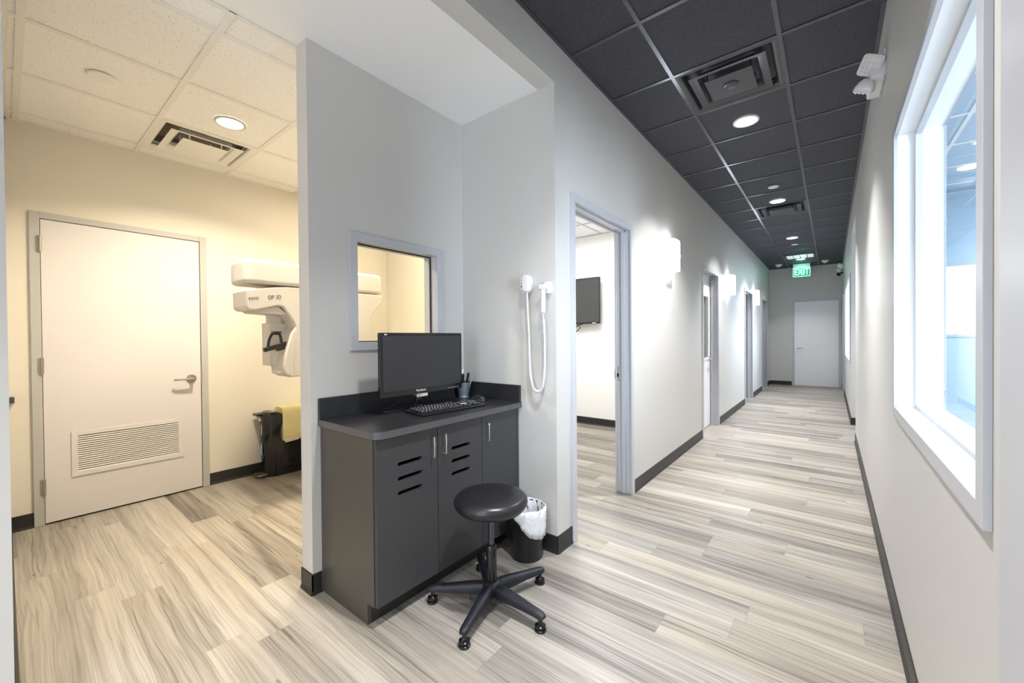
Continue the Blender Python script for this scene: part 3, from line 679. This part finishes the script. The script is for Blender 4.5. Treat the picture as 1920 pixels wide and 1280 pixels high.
# worktop with splash
t = thing('worktop', (-1.81, 1.53, .853), 'charcoal laminate worktop with raised splashback on the cabinet', 'worktop')
prof = [(XP + .001, 1.0), (-1.60, 1.0)] + [(-1.60 + .05 * sin(rad(a)), 1.05 - .05 * cos(rad(a))) for a in range(10, 91, 10)] + [(-1.55, 2.053), (XP + .001, 2.053)]
M().prism(prof, 'z', .8545, .890).build('top', 'counter', t, bevel=.0015)
eb = [(p[0] + .0006, p[1] - .0006) for p in prof[:-1]]
eb2 = M()
for p, q_ in zip(prof[:-2], prof[1:-1]):
    n_ = Vector((q_[1] - p[1], p[0] - q_[0], 0)).normalized() * .001
    eb2.rings([[(p[0], p[1], .856), (q_[0], q_[1], .856), (q_[0] + n_.x, q_[1] + n_.y, .856), (p[0] + n_.x, p[1] + n_.y, .856)], [(p[0], p[1], .888), (q_[0], q_[1], .888), (q_[0] + n_.x, q_[1] + n_.y, .888), (p[0] + n_.x, p[1] + n_.y, .888)]])
eb2.build('edge_band', 'counter_edge', t)
M().box(XP + .001, XP + .020, 1.001, 2.053, .890, .997).build('splashback', 'counter', t, bevel=.001)
M().box(XP + .020, -1.555, 2.034, 2.053, .890, .997).build('side_splash', 'counter', t, bevel=.001)

# ------------------------------------------------------------------ monitor
mx = -1.850; ya, yb, za, zb = 1.222, 1.818, .985, 1.333
t = thing('monitor', (-1.88, 1.50, .891), 'black flat desktop monitor, switched off, standing on the worktop', 'monitor')
sh = M().prism(rrect(ya, yb, za, zb, .006), 'x', mx - .019, mx).build('housing', 'black_gloss', t, bevel=.002)
M().prism(rrect(ya + .10, yb - .10, za + .05, zb - .06, .02), 'x', mx - .055, mx - .019).build('rear_cover', 'black_plastic', sh, bevel=.01)
M().box(mx, mx + .0012, ya + .018, yb - .018, za + .033, zb - .018).build('screen', 'screen', t)
text('logo', 'ViewSonic', .017, face((mx + .0018, 1.49, za + .020), (0, 1, 0), (0, 0, 1)), 'text_white', sh)
M().box(mx + .001, mx + .002, ya + .028, ya + .036, zb - .013, zb - .007).box(mx + .001, mx + .002, ya + .038, ya + .044, zb - .013, zb - .007).build('logo_mark', 'text_white', sh)
bt = M()
for k in range(5): bt.box(mx + .0005, mx + .0016, 1.70 + k * .019, 1.708 + k * .019, za + .010, za + .012)
bt.build('buttons', 'text_white', sh)
M().box(mx - .052, mx - .022, 1.475, 1.515, .905, 1.06).build('stand_neck', 'black_gloss', t, bevel=.004)
tr = M().prism(rrect(1.455, 1.535, .968, .9855, .004), 'x', mx - .03, mx + .006).build('chin_badge', 'chrome', t)
text('badge_text', 'LED', .010, face((mx + .0068, 1.475, .977), (0, 1, 0), (0, 0, 1)), 'text_red', tr)
fb = M()
for sgn in (-1, 1):
    fb.tube(smoothline([(mx - .04, 1.495, .912), (mx - .02, 1.495 + sgn * .05, .901), (mx - .01, 1.495 + sgn * .115, .8985)], 6), .0075, 8)
fb.lathe((mx - .038, 1.495, .8905), [(.06, 0), (.06, .006), (.03, .016), (.022, .03), (.004, .03)], 28); fb.build('stand_foot', 'black_gloss', t)
# cables
t_ = M().tube(smoothline([(mx - .06, 1.45, 1.0), (-1.98, 1.42, .93), (-2.0, 1.36, .897), (-1.94, 1.30, .896), (-1.90, 1.36, .896), (-1.95, 1.46, .896), (-2.02, 1.60, .896), (-2.045, 1.72, .91)], 8), .0035, 8).build('cable', 'black_plastic')
tag(t_, 'black cable looping on the worktop behind the monitor', 'cable')
t_ = M().tube(smoothline([(-1.90, 1.56, 1.0), (-1.93, 1.62, .94), (-1.96, 1.66, .9), (-2.02, 1.74, .897)], 8), .003, 8).build('cable', 'black_plastic')
tag(t_, 'short black cable dropping from the right rear of the monitor', 'cable')

# ------------------------------------------------------------------ keyboard (rotated a little on the worktop)
kc = Vector((-1.7325, 1.59, .8905)); ang = rad(90 - 6)
t = thing('keyboard', kc, 'black full-size keyboard in front of the monitor', 'keyboard')
# local: x along the keyboard (left to right as typed), y away from the typist
Tk = Matrix.Translation(kc) @ Matrix.Rotation(rad(90 - 5), 4, 'Z')
m_ = M(); m_.T = Tk
m_.rings([[(x, y, z) for x, y, z in ((-.228, -.077, 0), (.228, -.077, 0), (.228, .077, 0), (-.228, .077, 0))], [(-.228, -.079, .008), (.228, -.079, .008), (.228, .077, .018), (-.228, .077, .018)], [(-.225, -.074, .011), (.225, -.074, .011), (.225, .073, .021), (-.225, .073, .021)]])
kb = m_.build('case', 'black_plastic', t, bevel=.002)
rows = [(-.052, [1.25, 1.25, 1.25, 6.0, 1.25, 1.25, 1.25, 1.25]), (-.033, [2.25] + [1] * 10 + [2.75]), (-.014, [1.75] + [1] * 11 + [2.25]), (.005, [1.5] + [1] * 12 + [1.5]), (.024, [1] * 13 + [2]), (.052, [1] * 13)]
U = .019; cnt = 0
def keyat(x0, x1, y):
    z = .0135 + (y + .075) * .066
    k = M(); k.T = Tk; i = .0012
    k.rings([[(x0 + i, y - .008, z), (x1 - i, y - .008, z), (x1 - i, y + .008, z + .001), (x0 + i, y + .008, z + .001)], [(x0 + i + .0015, y - .0062, z + .006), (x1 - i - .0015, y - .0062, z + .006), (x1 - i - .0015, y + .0068, z + .007), (x0 + i + .0015, y + .0068, z + .007)]])
    o = k.build('key', 'key', t, smooth=10)
    mk = M(); mk.T = Tk; c = (x0 + x1) / 2
    mk.rings([[(c - .0035, y - .001, z + .0066), (c + .0025, y - .001, z + .0066), (c + .0025, y + .004, z + .0069), (c - .0035, y + .004, z + .0069)], [(c - .0035, y - .001, z + .0070), (c + .0025, y - .001, z + .0070), (c + .0025, y + .004, z + .0073), (c - .0035, y + .004, z + .0073)]])
    mk.build('key_print', 'key_mark', o)
for y, ws in rows:
    x = -.219; sc = 15 * U / sum(ws)
    for w_k in ws: keyat(x, x + w_k * sc, y); x += w_k * sc
for y in (.024, .005):
    for k in range(3): keyat(.074 + k * U, .074 + (k + 1) * U, y)
keyat(.074 + U, .074 + 2 * U, -.033)
for k in range(3): keyat(.074 + k * U, .074 + (k + 1) * U, -.052)
for y in (.024, .005, -.014, -.033):
    for k in range(4 if y > .02 or y == .005 else 3): keyat(.140 + k * U, .140 + (k + 1) * U, y)
keyat(.140, .140 + 2 * U, -.052); keyat(.140 + 2 * U, .140 + 3 * U, -.052)
lb = M(); lb.T = Tk
lb.rings([[(.08, -.020, .0215), (.128, -.020, .0215), (.128, -.008, .0222), (.08, -.008, .0222)], [(.08, -.020, .0225), (.128, -.020, .0225), (.128, -.008, .0232), (.08, -.008, .0232)]]).build('sticker', 'label_white', t)
# mouse
c = Vector((-1.815, 1.935, .8905)); t = thing('mouse', c, 'black computer mouse beside the keyboard', 'mouse')
m_ = M(); m_.T = Matrix.Translation(c) @ Matrix.Rotation(rad(20), 4, 'Z')
rg = []
for i in range(13):
    u = -1 + 2 * i / 12; hw = .031 * math.sqrt(max(.02, 1 - abs(u) ** 3)); hh = .037 * (1 - .55 * max(0, u) ** 2 - .75 * max(0, -u) ** 2.2)
    hh = max(hh, .008)
    rg.append([(u * .055, hw * cos(rad(a)), max(.0, hh * sin(rad(a)))) for a in range(0, 181, 15)] + [(u * .055, -hw * .5, 0), (u * .055, hw * .5, 0)])
m_.rings(rg).build('shell', 'black_plastic', t, smooth=60)
M().tube([c + Vector((-.028, -.018, .026)), c + Vector((-.018, -.013, .034))], .004, 10).build('wheel', 'stool_vinyl', t)

# pencil pail
pc = Vector((-1.985, 1.967, .891))
t = thing('pencil_pail', pc, 'small galvanised metal pail on the worktop holding pens', 'pen holder')
M().lathe(pc, [(.003, .002), (.034, .002), (.036, 0), (.037, .006), (.034, .009), (.036, .012), (.034, .016), (.048, .098), (.051, .100), (.051, .104), (.047, .104), (.046, .098), (.033, .016), (.003, .014)], 36).build('bucket', 'pail_metal', t)
pens = [(-.022, .012, 16, 60, .155, 'pen_black'), (.0, .020, 12, 20, .150, 'pen_black'), (.014, .004, 14, -10, .158, 'pen_black'), (-.006, -.016, 12, 200, .148, 'pen_black'), (.018, -.012, 15, -60, .150, 'pen_black'), (-.018, -.006, 10, 150, .156, 'pen_black'), (.010, .014, 9, 80, .146, 'pen_black'), (-.010, .004, 6, -100, .150, 'pen_black'), (.004, -.022, 11, -30, .153, 'pen_black')]
for dx, dy, tl, az, ln, m_n in pens:
    b0 = pc + Vector((dx * .6, dy * .6, .017)); d_ = Vector((sin(rad(tl)) * cos(rad(az)), sin(rad(tl)) * sin(rad(az)), cos(rad(tl))))
    t = thing('pen', b0, 'black pen standing in the small metal pail', 'pen', 'black pens in the metal pail')
    M().tube([b0, b0 + d_ * .01, b0 + d_ * ln * .7], [.002, .0045, .0045], 10).build('barrel', m_n, t)
    M().tube([b0 + d_ * ln * .68, b0 + d_ * ln, b0 + d_ * (ln + .003)], [.0056, .0056, .003], 10).build('cap', m_n, t)
for i, (dx, dy, az) in enumerate(((.012, .02, 45), (.022, .010, 25))):
    b0 = pc + Vector((dx, dy, .018)); d_ = Vector((sin(rad(17)) * cos(rad(az)), sin(rad(17)) * sin(rad(az)), cos(rad(17))))
    o = M().tube([b0, b0 + d_ * .008, b0 + d_ * .145], [.001, .0035, .0035], 8).build('pencil', 'pen_teal'); tag(o, 'pale green pencil leaning to the right in the metal pail', 'pencil', 'green pencils in the metal pail')
o = M(); o.T = Matrix.Translation(pc + Vector((-.028, -.006, .02))) @ Matrix.Rotation(rad(-6), 4, 'X')
o = o.box(-.001, .001, -.018, .018, 0, .175).build('paper_card', 'paper'); tag(o, 'small white card standing upright in the metal pail', 'paper')

# ------------------------------------------------------------------ stool
sc_ = Vector((-1.306, 1.473, 0)); t = thing('stool', sc_, 'round black padded swivel stool on a five-star base', 'stool')
M().lathe(sc_ + Vector((0, 0, .465)), [(.004, 0), (.135, 0), (.165, .008), (.178, .026), (.181, .040), (.176, .056), (.164, .067), (.148, .072), (.08, .070), (.004, .069)], 64).build('seat', 'stool_vinyl', t, smooth=60)
M().lathe(sc_ + Vector((0, 0, .452)), [(.004, 0), (.10, 0), (.125, .006), (.13, .014), (.004, .014)], 40).build('seat_plate', 'black_plastic', t)
M().lathe(sc_ + Vector((0, 0, .27)), [(.014, 0), (.014, .19)], 24).build('gas_rod', 'gas_steel', t)
M().lathe(sc_ + Vector((0, 0, .09)), [(.024, 0), (.026, .01), (.026, .195), (.023, .20), (.012, .202)], 28).build('column', 'black_gloss', t)
M().lathe(sc_ + Vector((0, 0, .045)), [(.03, 0), (.045, .01), (.048, .055), (.034, .068), (.024, .070)], 32).build('hub', 'stool_plastic', t)
for an in (216, 288, 358.5, 71, 143.5):
    a = rad(an); d_ = Vector((cos(a), sin(a), 0)); s_ = Vector((-sin(a), cos(a), 0)); rg = []
    for r_, wd, z0, z1 in ((.02, .024, .055, .105), (.06, .028, .056, .108), (.12, .026, .058, .103), (.20, .022, .060, .094), (.27, .020, .060, .086), (.30, .019, .058, .082), (.316, .012, .062, .076)):
        q = sc_ + d_ * r_
        cs = [(-1, .0), (-1, .55), (-.78, .88), (-.3, 1), (.3, 1), (.78, .88), (1, .55), (1, 0), (.6, -.02), (-.6, -.02)]
        rg.append([q + s_ * (wd * u) + Vector((0, 0, z0 + (z1 - z0) * v)) for u, v in cs])
    lg = M().rings(rg).build('leg', 'stool_plastic', t, smooth=50)
    f = sc_ + d_ * .293
    M().lathe(f, [(.004, 0), (.024, 0), (.027, .004), (.026, .010), (.019, .014), (.024, .018), (.024, .026), (.014, .032), (.010, .036), (.010, .062)], 28).build('foot_glide', 'black_gloss', lg)

# ------------------------------------------------------------------ waste bin with liner
bc = Vector((-1.428, 1.932, 0)); t = thing('waste_bin', bc, 'small black round waste bin with a white plastic liner beside the cabinet', 'bin')
M().lathe(bc, [(.004, .002), (.088, 0), (.094, .004), (.108, .285), (.111, .292), (.106, .294), (.091, .01), (.004, .008)], 48).build('bucket', 'black_plastic', t)
seg = 96; rg = []
def drop(a):    # how far the bag hangs down outside, by direction
    d_ = math.degrees(a) % 360; w_ = math.exp(-((((d_ - 350 + 180) % 360) - 180) / 48) ** 2)
    return .035 + .010 * sin(5 * a) + .135 * w_ ** .6
def liner_ring(kind, f=0):
    out = []
    for k in range(seg):
        a = 2 * pi * k / seg; wob = .0028 * sin(17 * a + f * 9) + .002 * sin(29 * a - f * 14)
        if kind == 'in': r, z = .104 - f * .012 + wob, .295 - f * .20
        elif kind == 'top': r, z = .110 + wob * .6, .302 + .0025 * sin(7 * a)
        else: r, z = .1165 - f * .005 + wob * 1.2, .296 - drop(a) * f
        out.append((bc.x + r * cos(a), bc.y + r * sin(a), z))
    return out
rg = [liner_ring('in', 1), liner_ring('in', .6), liner_ring('in', .25), liner_ring('in', .05), liner_ring('top')] + [liner_ring('out', f_) for f_ in (0, .25, .5, .75, 1)]
lin = M().rings(rg, cap=False).build('liner', 'liner', t, smooth=60)
so = lin.modifiers.new('solid', 'SOLIDIFY'); so.thickness = .0012
tl_ = M().rings([[(bc.x - .075 - u * .040 + .004 * sin(k * 2 + u * 3), bc.y - .065 - u * .03 + (k - 3) * .014 * (1 - u * .6), .297 - u * .035 + .006 * cos(k * 1.7 + u * 5)) for k in range(7)] + [(bc.x - .075 - u * .040, bc.y - .065 - u * .03 + (3 - k) * .014 * (1 - u * .6), .290 - u * .035) for k in range(7)] for u in (0, .33, .66, 1)]).build('liner_knot', 'liner', t, smooth=60)

# ------------------------------------------------------------------ corded handset on the alcove side wall
t = thing('corded_handset', (-1.49, YA, 1.63), 'white wall-mounted handset with a long coiled cord beside the alcove corner', 'handset')
cx_, cz_ = -1.498, 1.635
b = M().prism(rrect(cx_ - .052, cx_ + .042, cz_ - .058, cz_ + .055, .03), 'y', YA - .012, YA).build('wall_unit', 'white_plastic', t, bevel=.003)
M().prism(rrect(cx_ - .004, cx_ + .048, cz_ - .052, cz_ + .052, .022), 'y', YA - .060, YA - .012).build('unit_cover', 'white_plastic', b, bevel=.010, seg=3)
M().tube([(cx_ - .030, YA - .012, cz_ - .012), (cx_ - .030, YA - .018, cz_ - .012)], .008, 16).build('dial', 'text_dark', b)
pf = M()
for k in range(5): pf.tube([(cx_ - .030 + .013 * cos(k), YA - .012, cz_ + .018 + .013 * sin(k * 1.3)), (cx_ - .030 + .013 * cos(k), YA - .0135, cz_ + .018 + .013 * sin(k * 1.3))], .002, 8)
pf.build('control_marks', 'text_dark', b)
M().tube([(cx_ + .022, YA - .036, cz_ - .046), (cx_ + .022, YA - .036, cz_ - .058)], .010, 16).build('cord_socket', 'machine_grey', b)
hx, hz = -1.338, 1.60
hk = M().prism(rrect(hx - .022, hx + .026, hz - .035, hz + .036, .010), 'y', YA - .022, YA).build('hook_plate', 'white_plastic', t, bevel=.003)
M().prism(rrect(hx - .034, hx + .012, hz - .012, hz + .018, .008), 'y', YA - .062, YA - .022).build('cradle', 'white_plastic', hk, bevel=.004)
M().tube([(hx - .012, YA - .045, hz + .020), (hx - .012, YA - .045, hz + .008)], .008, 12).build('button', 'text_dark', hk)
hs_ = M().tube([(hx - .012, YA - .045, hz - .008), (hx - .012, YA - .045, hz - .06), (hx - .014, YA - .045, hz - .150), (hx - .014, YA - .045, hz - .153)], [.014, .015, .0145, .008], 16).build('handset_grip', 'white_plastic', t)
path = smoothline([(cx_ + .022, YA - .036, cz_ - .055), (cx_ + .026, YA - .034, 1.45), (cx_ + .030, YA - .030, 1.32), (cx_ + .032, YA - .030, 1.20), (cx_ + .040, YA - .032, 1.08), (cx_ + .062, YA - .036, .995), (cx_ + .092, YA - .038, .972), (cx_ + .122, YA - .038, .985), (cx_ + .142, YA - .036, 1.05), (cx_ + .148, YA - .034, 1.16), (cx_ + .147, YA - .034, 1.30), (cx_ + .146, YA - .040, 1.40), (cx_ + .146, YA - .045, 1.445)], 40)
n0, n1 = int(len(path) * .17), int(len(path) * .93)
M().tube(path[:n0 + 2:4] if n0 > 4 else path[:3], .005, 8).tube(path[n1::4] if len(path[n1::4]) > 1 else path[-3:], .004, 8).build('cord', 'white_plastic', t)
dense = []; seg_p = path[n0:n1]
for i in range(len(seg_p) - 1):
    for k in range(4): dense.append(seg_p[i].lerp(seg_p[i + 1], k / 4))
ph = 0; coil = []; up = Vector((0, 1, 0))
for i in range(len(dense) - 1):
    tt = (dense[i + 1] - dense[i]); ln = tt.length; tt.normalize(); ph += ln / .0050 * 2 * pi
    aa = up; bb = tt.cross(up).normalized(); f_ = i / len(dense); R0 = .0085 if f_ > .12 else .005 + .0035 * f_ / .12
    coil.append(dense[i] + (aa * cos(ph) + bb * sin(ph)) * R0)
M().tube(coil, .0016, 5).tube(dense[::12], .0058, 8).build('coiled_cord', 'white_plastic', t, smooth=180)

# ------------------------------------------------------------------ television in the next room
ty = 5.30
t = thing('television', (-3.15, ty, 1.83), 'large black wall television seen through the open doorway', 'television')
hs_ = M().prism(rrect(-3.74, -2.59, 1.495, 2.165, .008), 'y', ty, ty + .035).build('housing', 'black_gloss', t, bevel=.003)
M().box(-3.728, -2.602, ty - .001, ty, 1.520, 2.153).build('screen', 'tv_screen', t)
M().box(-2.71, -2.65, ty - .002, ty, 1.503, 1.509).build('logo_mark', 'text_white', hs_)
M().box(-3.35, -2.95, ty + .035, 5.42, 1.68, 1.98).build('wall_bracket', 'black_plastic', t)
M().tube(smoothline([(-2.86, ty + .02, 1.50), (-2.95, ty + .01, 1.47), (-3.02, ty + .01, 1.42), (-3.0, ty + .01, 1.385), (-2.95, ty + .01, 1.40), (-2.92, ty + .015, 1.45), (-2.98, ty + .02, 1.50)], 8), .007, 8).build('cable', 'black_plastic', t)
t = thing('wall_outlet', (-3.08, 5.43, .39), 'white electrical outlet low on the wall beneath the television', 'outlet')
M().prism(rrect(-3.115, -3.045, .335, .450, .006), 'y', 5.423, 5.43).build('cover_plate', 'white_plastic', t, bevel=.002)
for z in (.37, .415): M().prism(rrect(-3.096, -3.064, z - .014, z + .014, .008), 'y', 5.420, 5.423).build('socket', 'beige_plastic', t)

# ------------------------------------------------------------------ dental x-ray machine
t = thing('x_ray_machine', (-3.60, 1.75, 0), 'white dental x-ray machine standing in the cream room behind the partition', 'x-ray machine')
M().box(-3.92, -3.78, 1.80, 1.94, 0, 2.28).build('column', 'machine_white', t, bevel=.02)
M().box(-3.935, -3.74, 1.79, 1.96, 0, .03).build('base_plate', 'machine_grey', t, bevel=.01)
M().prism(rrect(-3.69, -3.34, 1.10, 2.262, .07, 6), 'z', 1.722, 1.902).build('top_arm', 'machine_white', t, bevel=.028, seg=4)
M().box(-3.82, -3.60, 1.72, 1.96, 1.74, 1.88).build('arm_joint', 'machine_white', t, bevel=.02)
M().lathe((-3.50, 1.68, 1.700), [(.12, 0), (.12, .03)], 32).build('rotation_joint', 'machine_grey', t)
ru = [(1.105, 1.540), (1.100, 1.672), (1.325, 1.708), (1.40, 1.716), (2.20, 1.716), (2.250, 1.700), (2.252, 1.650), (2.15, 1.535), (2.135, 1.50), (2.13, 1.05), (2.10, 1.01), (1.97, 1.01), (1.94, 1.05), (1.90, 1.45), (1.85, 1.52), (1.70, 1.52), (1.66, 1.45), (1.635, 1.04), (1.60, 1.005), (1.415, 1.003), (1.372, 1.03), (1.362, 1.10), (1.375, 1.20), (1.415, 1.345), (1.448, 1.40), (1.435, 1.44), (1.36, 1.555), (1.32, 1.562), (1.17, 1.520), (1.125, 1.520)]
rb = M().prism(ru, 'x', -3.62, -3.345).build('rotating_unit', 'machine_white', t, bevel=.022, seg=3)
M().prism([(1.160, 1.519), (1.33, 1.560), (1.40, 1.50), (1.38, 1.495), (1.18, 1.505)], 'x', -3.60, -3.37).build('underside_shade', 'machine_grey', rb)  # greyer piece carries the shade under the panel
for s_, y_, sz in (('KAVO', 1.155, .027), ('OP 3D', 1.298, .038)):
    text('lettering', s_, sz, face((-3.3445, y_, 1.608 + (y_ - 1.17) * .13), (0, 1, .10), (0, -.0, 1), .9, 1.15), 'text_dark', rb)
M().tube([(-3.36, 1.46, 1.38), (-3.3438, 1.45, 1.30), (-3.3438, 1.43, 1.12), (-3.3438, 1.435, 1.03)], .0015, 6).build('seam', 'machine_grey', rb)
M().prism(rrect(1.325, 1.44, 1.030, 1.062, .014), 'x', -3.50, -3.40).build('lower_knob', 'machine_white', rb, bevel=.008)
sn = M().prism([(1.318, 1.092), (1.50, 1.085), (1.52, 1.13), (1.52, 1.36), (1.445, 1.432), (1.318, 1.436)], 'x', -3.66, -3.50).build('sensor_column', 'machine_white', t, bevel=.008)
M().lathe((-3.565, 1.382, 1.43), [(.062, 0), (.062, .05), (.066, .055), (.066, .13)], 32).build('sensor_neck', 'machine_white', sn)
cr = M(); cr.T = Matrix.Translation((-3.40, 1.33, 1.247)) @ Matrix.Rotation(rad(16), 4, 'X')
cr.box(-.016, .016, -.098, .11, -.015, .018).box(-.02, .02, -.015, .045, -.035, -.008).box(-.02, .02, .055, .10, -.03, -.006)
cr = cr.build('chin_rest', 'black_plastic', t, bevel=.003)
M().tube(smoothline([(-3.40, 1.268, 1.245), (-3.40, 1.275, 1.295), (-3.40, 1.295, 1.340), (-3.40, 1.322, 1.357), (-3.40, 1.350, 1.345), (-3.40, 1.362, 1.30), (-3.40, 1.364, 1.262)], 6), .0105, 8).build('head_support', 'black_plastic', cr)
M().box(-3.425, -3.375, 1.300, 1.356, 1.350, 1.366).box(-3.415, -3.385, 1.308, 1.350, 1.338, 1.352).build('bite_mount', 'black_plastic', cr, bevel=.003)
M().box(-3.80, -3.40, 1.74, 1.80, 1.12, 1.17).box(-3.42, -3.385, 1.42, 1.80, 1.235, 1.265).build('support_arm', 'black_plastic', t)

# ------------------------------------------------------------------ black step bin with yellow bag
t = thing('step_bin', (-4.23, 1.85, 0), 'black pedal bin against the cream wall with yellow bag inside', 'bin')
nose = lambda y_off: [(-4.345, 1.62)]
body = [(1.60, 0), (2.20, 0), (2.20, .335), (1.72, .318), (1.665, .33), (1.632, .37), (1.63, .42), (1.655, .48), (1.672, .53), (1.668, .575), (1.645, .60), (1.60, .612)]
bd = M().prism(body, 'x', -4.345, -4.135).build('body', 'black_gloss', t, bevel=.006)
pl_ = [(-4.345, 1.601)] + [(-4.24 + .105 * cos(rad(a)), 1.601 - .095 * abs(sin(rad(a))) ** .8) for a in range(170, 9, -20)] + [(-4.135, 1.601)]
M().rings([[(-4.24 + (x + 4.24) * s_, y_ + o_, z) for x, y_ in pl_] for z, s_, o_ in ((0, .82, .02), (.05, .86, .015), (.30, .97, 0), (.56, 1, 0), (.60, .97, .01), (.612, .9, .02))]).build('front_shell', 'black_gloss', bd, smooth=50)
M().prism(rrect(1.475, 1.60, .575, .598, .010), 'x', -4.35, -4.24).build('lid_hinge', 'black_plastic', t, bevel=.004)
M().box(-4.336, -4.27, 1.506, 1.53, .55, .592).build('clasp', 'machine_grey', t, bevel=.004)
pd = M().prism(rrect(-4.30, -4.17, 1.455, 1.545, .02), 'z', .022, .036).build('pedal', 'steel_warm', t, bevel=.003)
M().box(-4.28, -4.19, 1.50, 1.60, .004, .022).build('pedal_arm', 'black_plastic', pd)
tx = M()
tx.box(-4.213, -4.208, 1.5035, 1.5055, .40, .50); tx.box(-4.219, -4.216, 1.5035, 1.506, .40, .49); tx.build('lettering', 'text_white', bd)
M().box(-4.238, -4.205, 1.5035, 1.5065, .215, .325).build('sticker', 'label_blue', bd)
M().box(-4.26, -4.235, 1.500, 1.5055, .53, .552).build('lettering', 'text_white', bd)
text('sticker_text', '!', .06, face((-4.222, 1.5030, .27), (1, 0, 0), (0, 0, 1)), 'text_white', bd)
# bag
bg = M()
rgs = []
for i in range(9):
    u = i / 8; y_ = 1.66 + u * .50
    w1_ = .008 * sin(i * 2.3)
    rgs.append([(-4.33, y_, .30), (-4.335, y_, .60 + w1_), (-4.30, y_, .640 + w1_), (-4.22, y_, .648 + w1_ * .6), (-4.15, y_, .640 - w1_), (-4.128, y_, .60), (-4.124 + w1_ * .4, y_, .50), (-4.122 + w1_ * .5, y_, .40), (-4.126, y_, .335 + .01 * cos(i * 2)), (-4.140, y_, .32), (-4.20, y_, .30)])
bag = bg.rings(rgs).build('bag', 'bag_yellow', t, smooth=60)
st = M(); st.T = Matrix.Translation((-4.118, 1.735, .330)) @ Matrix.Rotation(rad(4), 4, 'X'); st.box(-.001, .001, -.062, .062, -.014, .016)
s3 = st.build('paper_label', 'label_white', bag)
tx = M(); tx.T = st.T
for k in range(9): tx.box(.0009, .0016, -.05 + k * .011, -.044 + k * .011, -.004, .006)
tx.build('lettering', 'text_red', s3)

# small fitting at the left edge
o = M().box(XF, XF + .03, .024, .044, .885, .925).build('wall_hook', 'gas_steel'); tag(o, 'small dark metal fitting on the cream wall at the far left edge', 'fitting')

for o in list(bpy.data.objects):
    if '_o' in o: del o['_o']
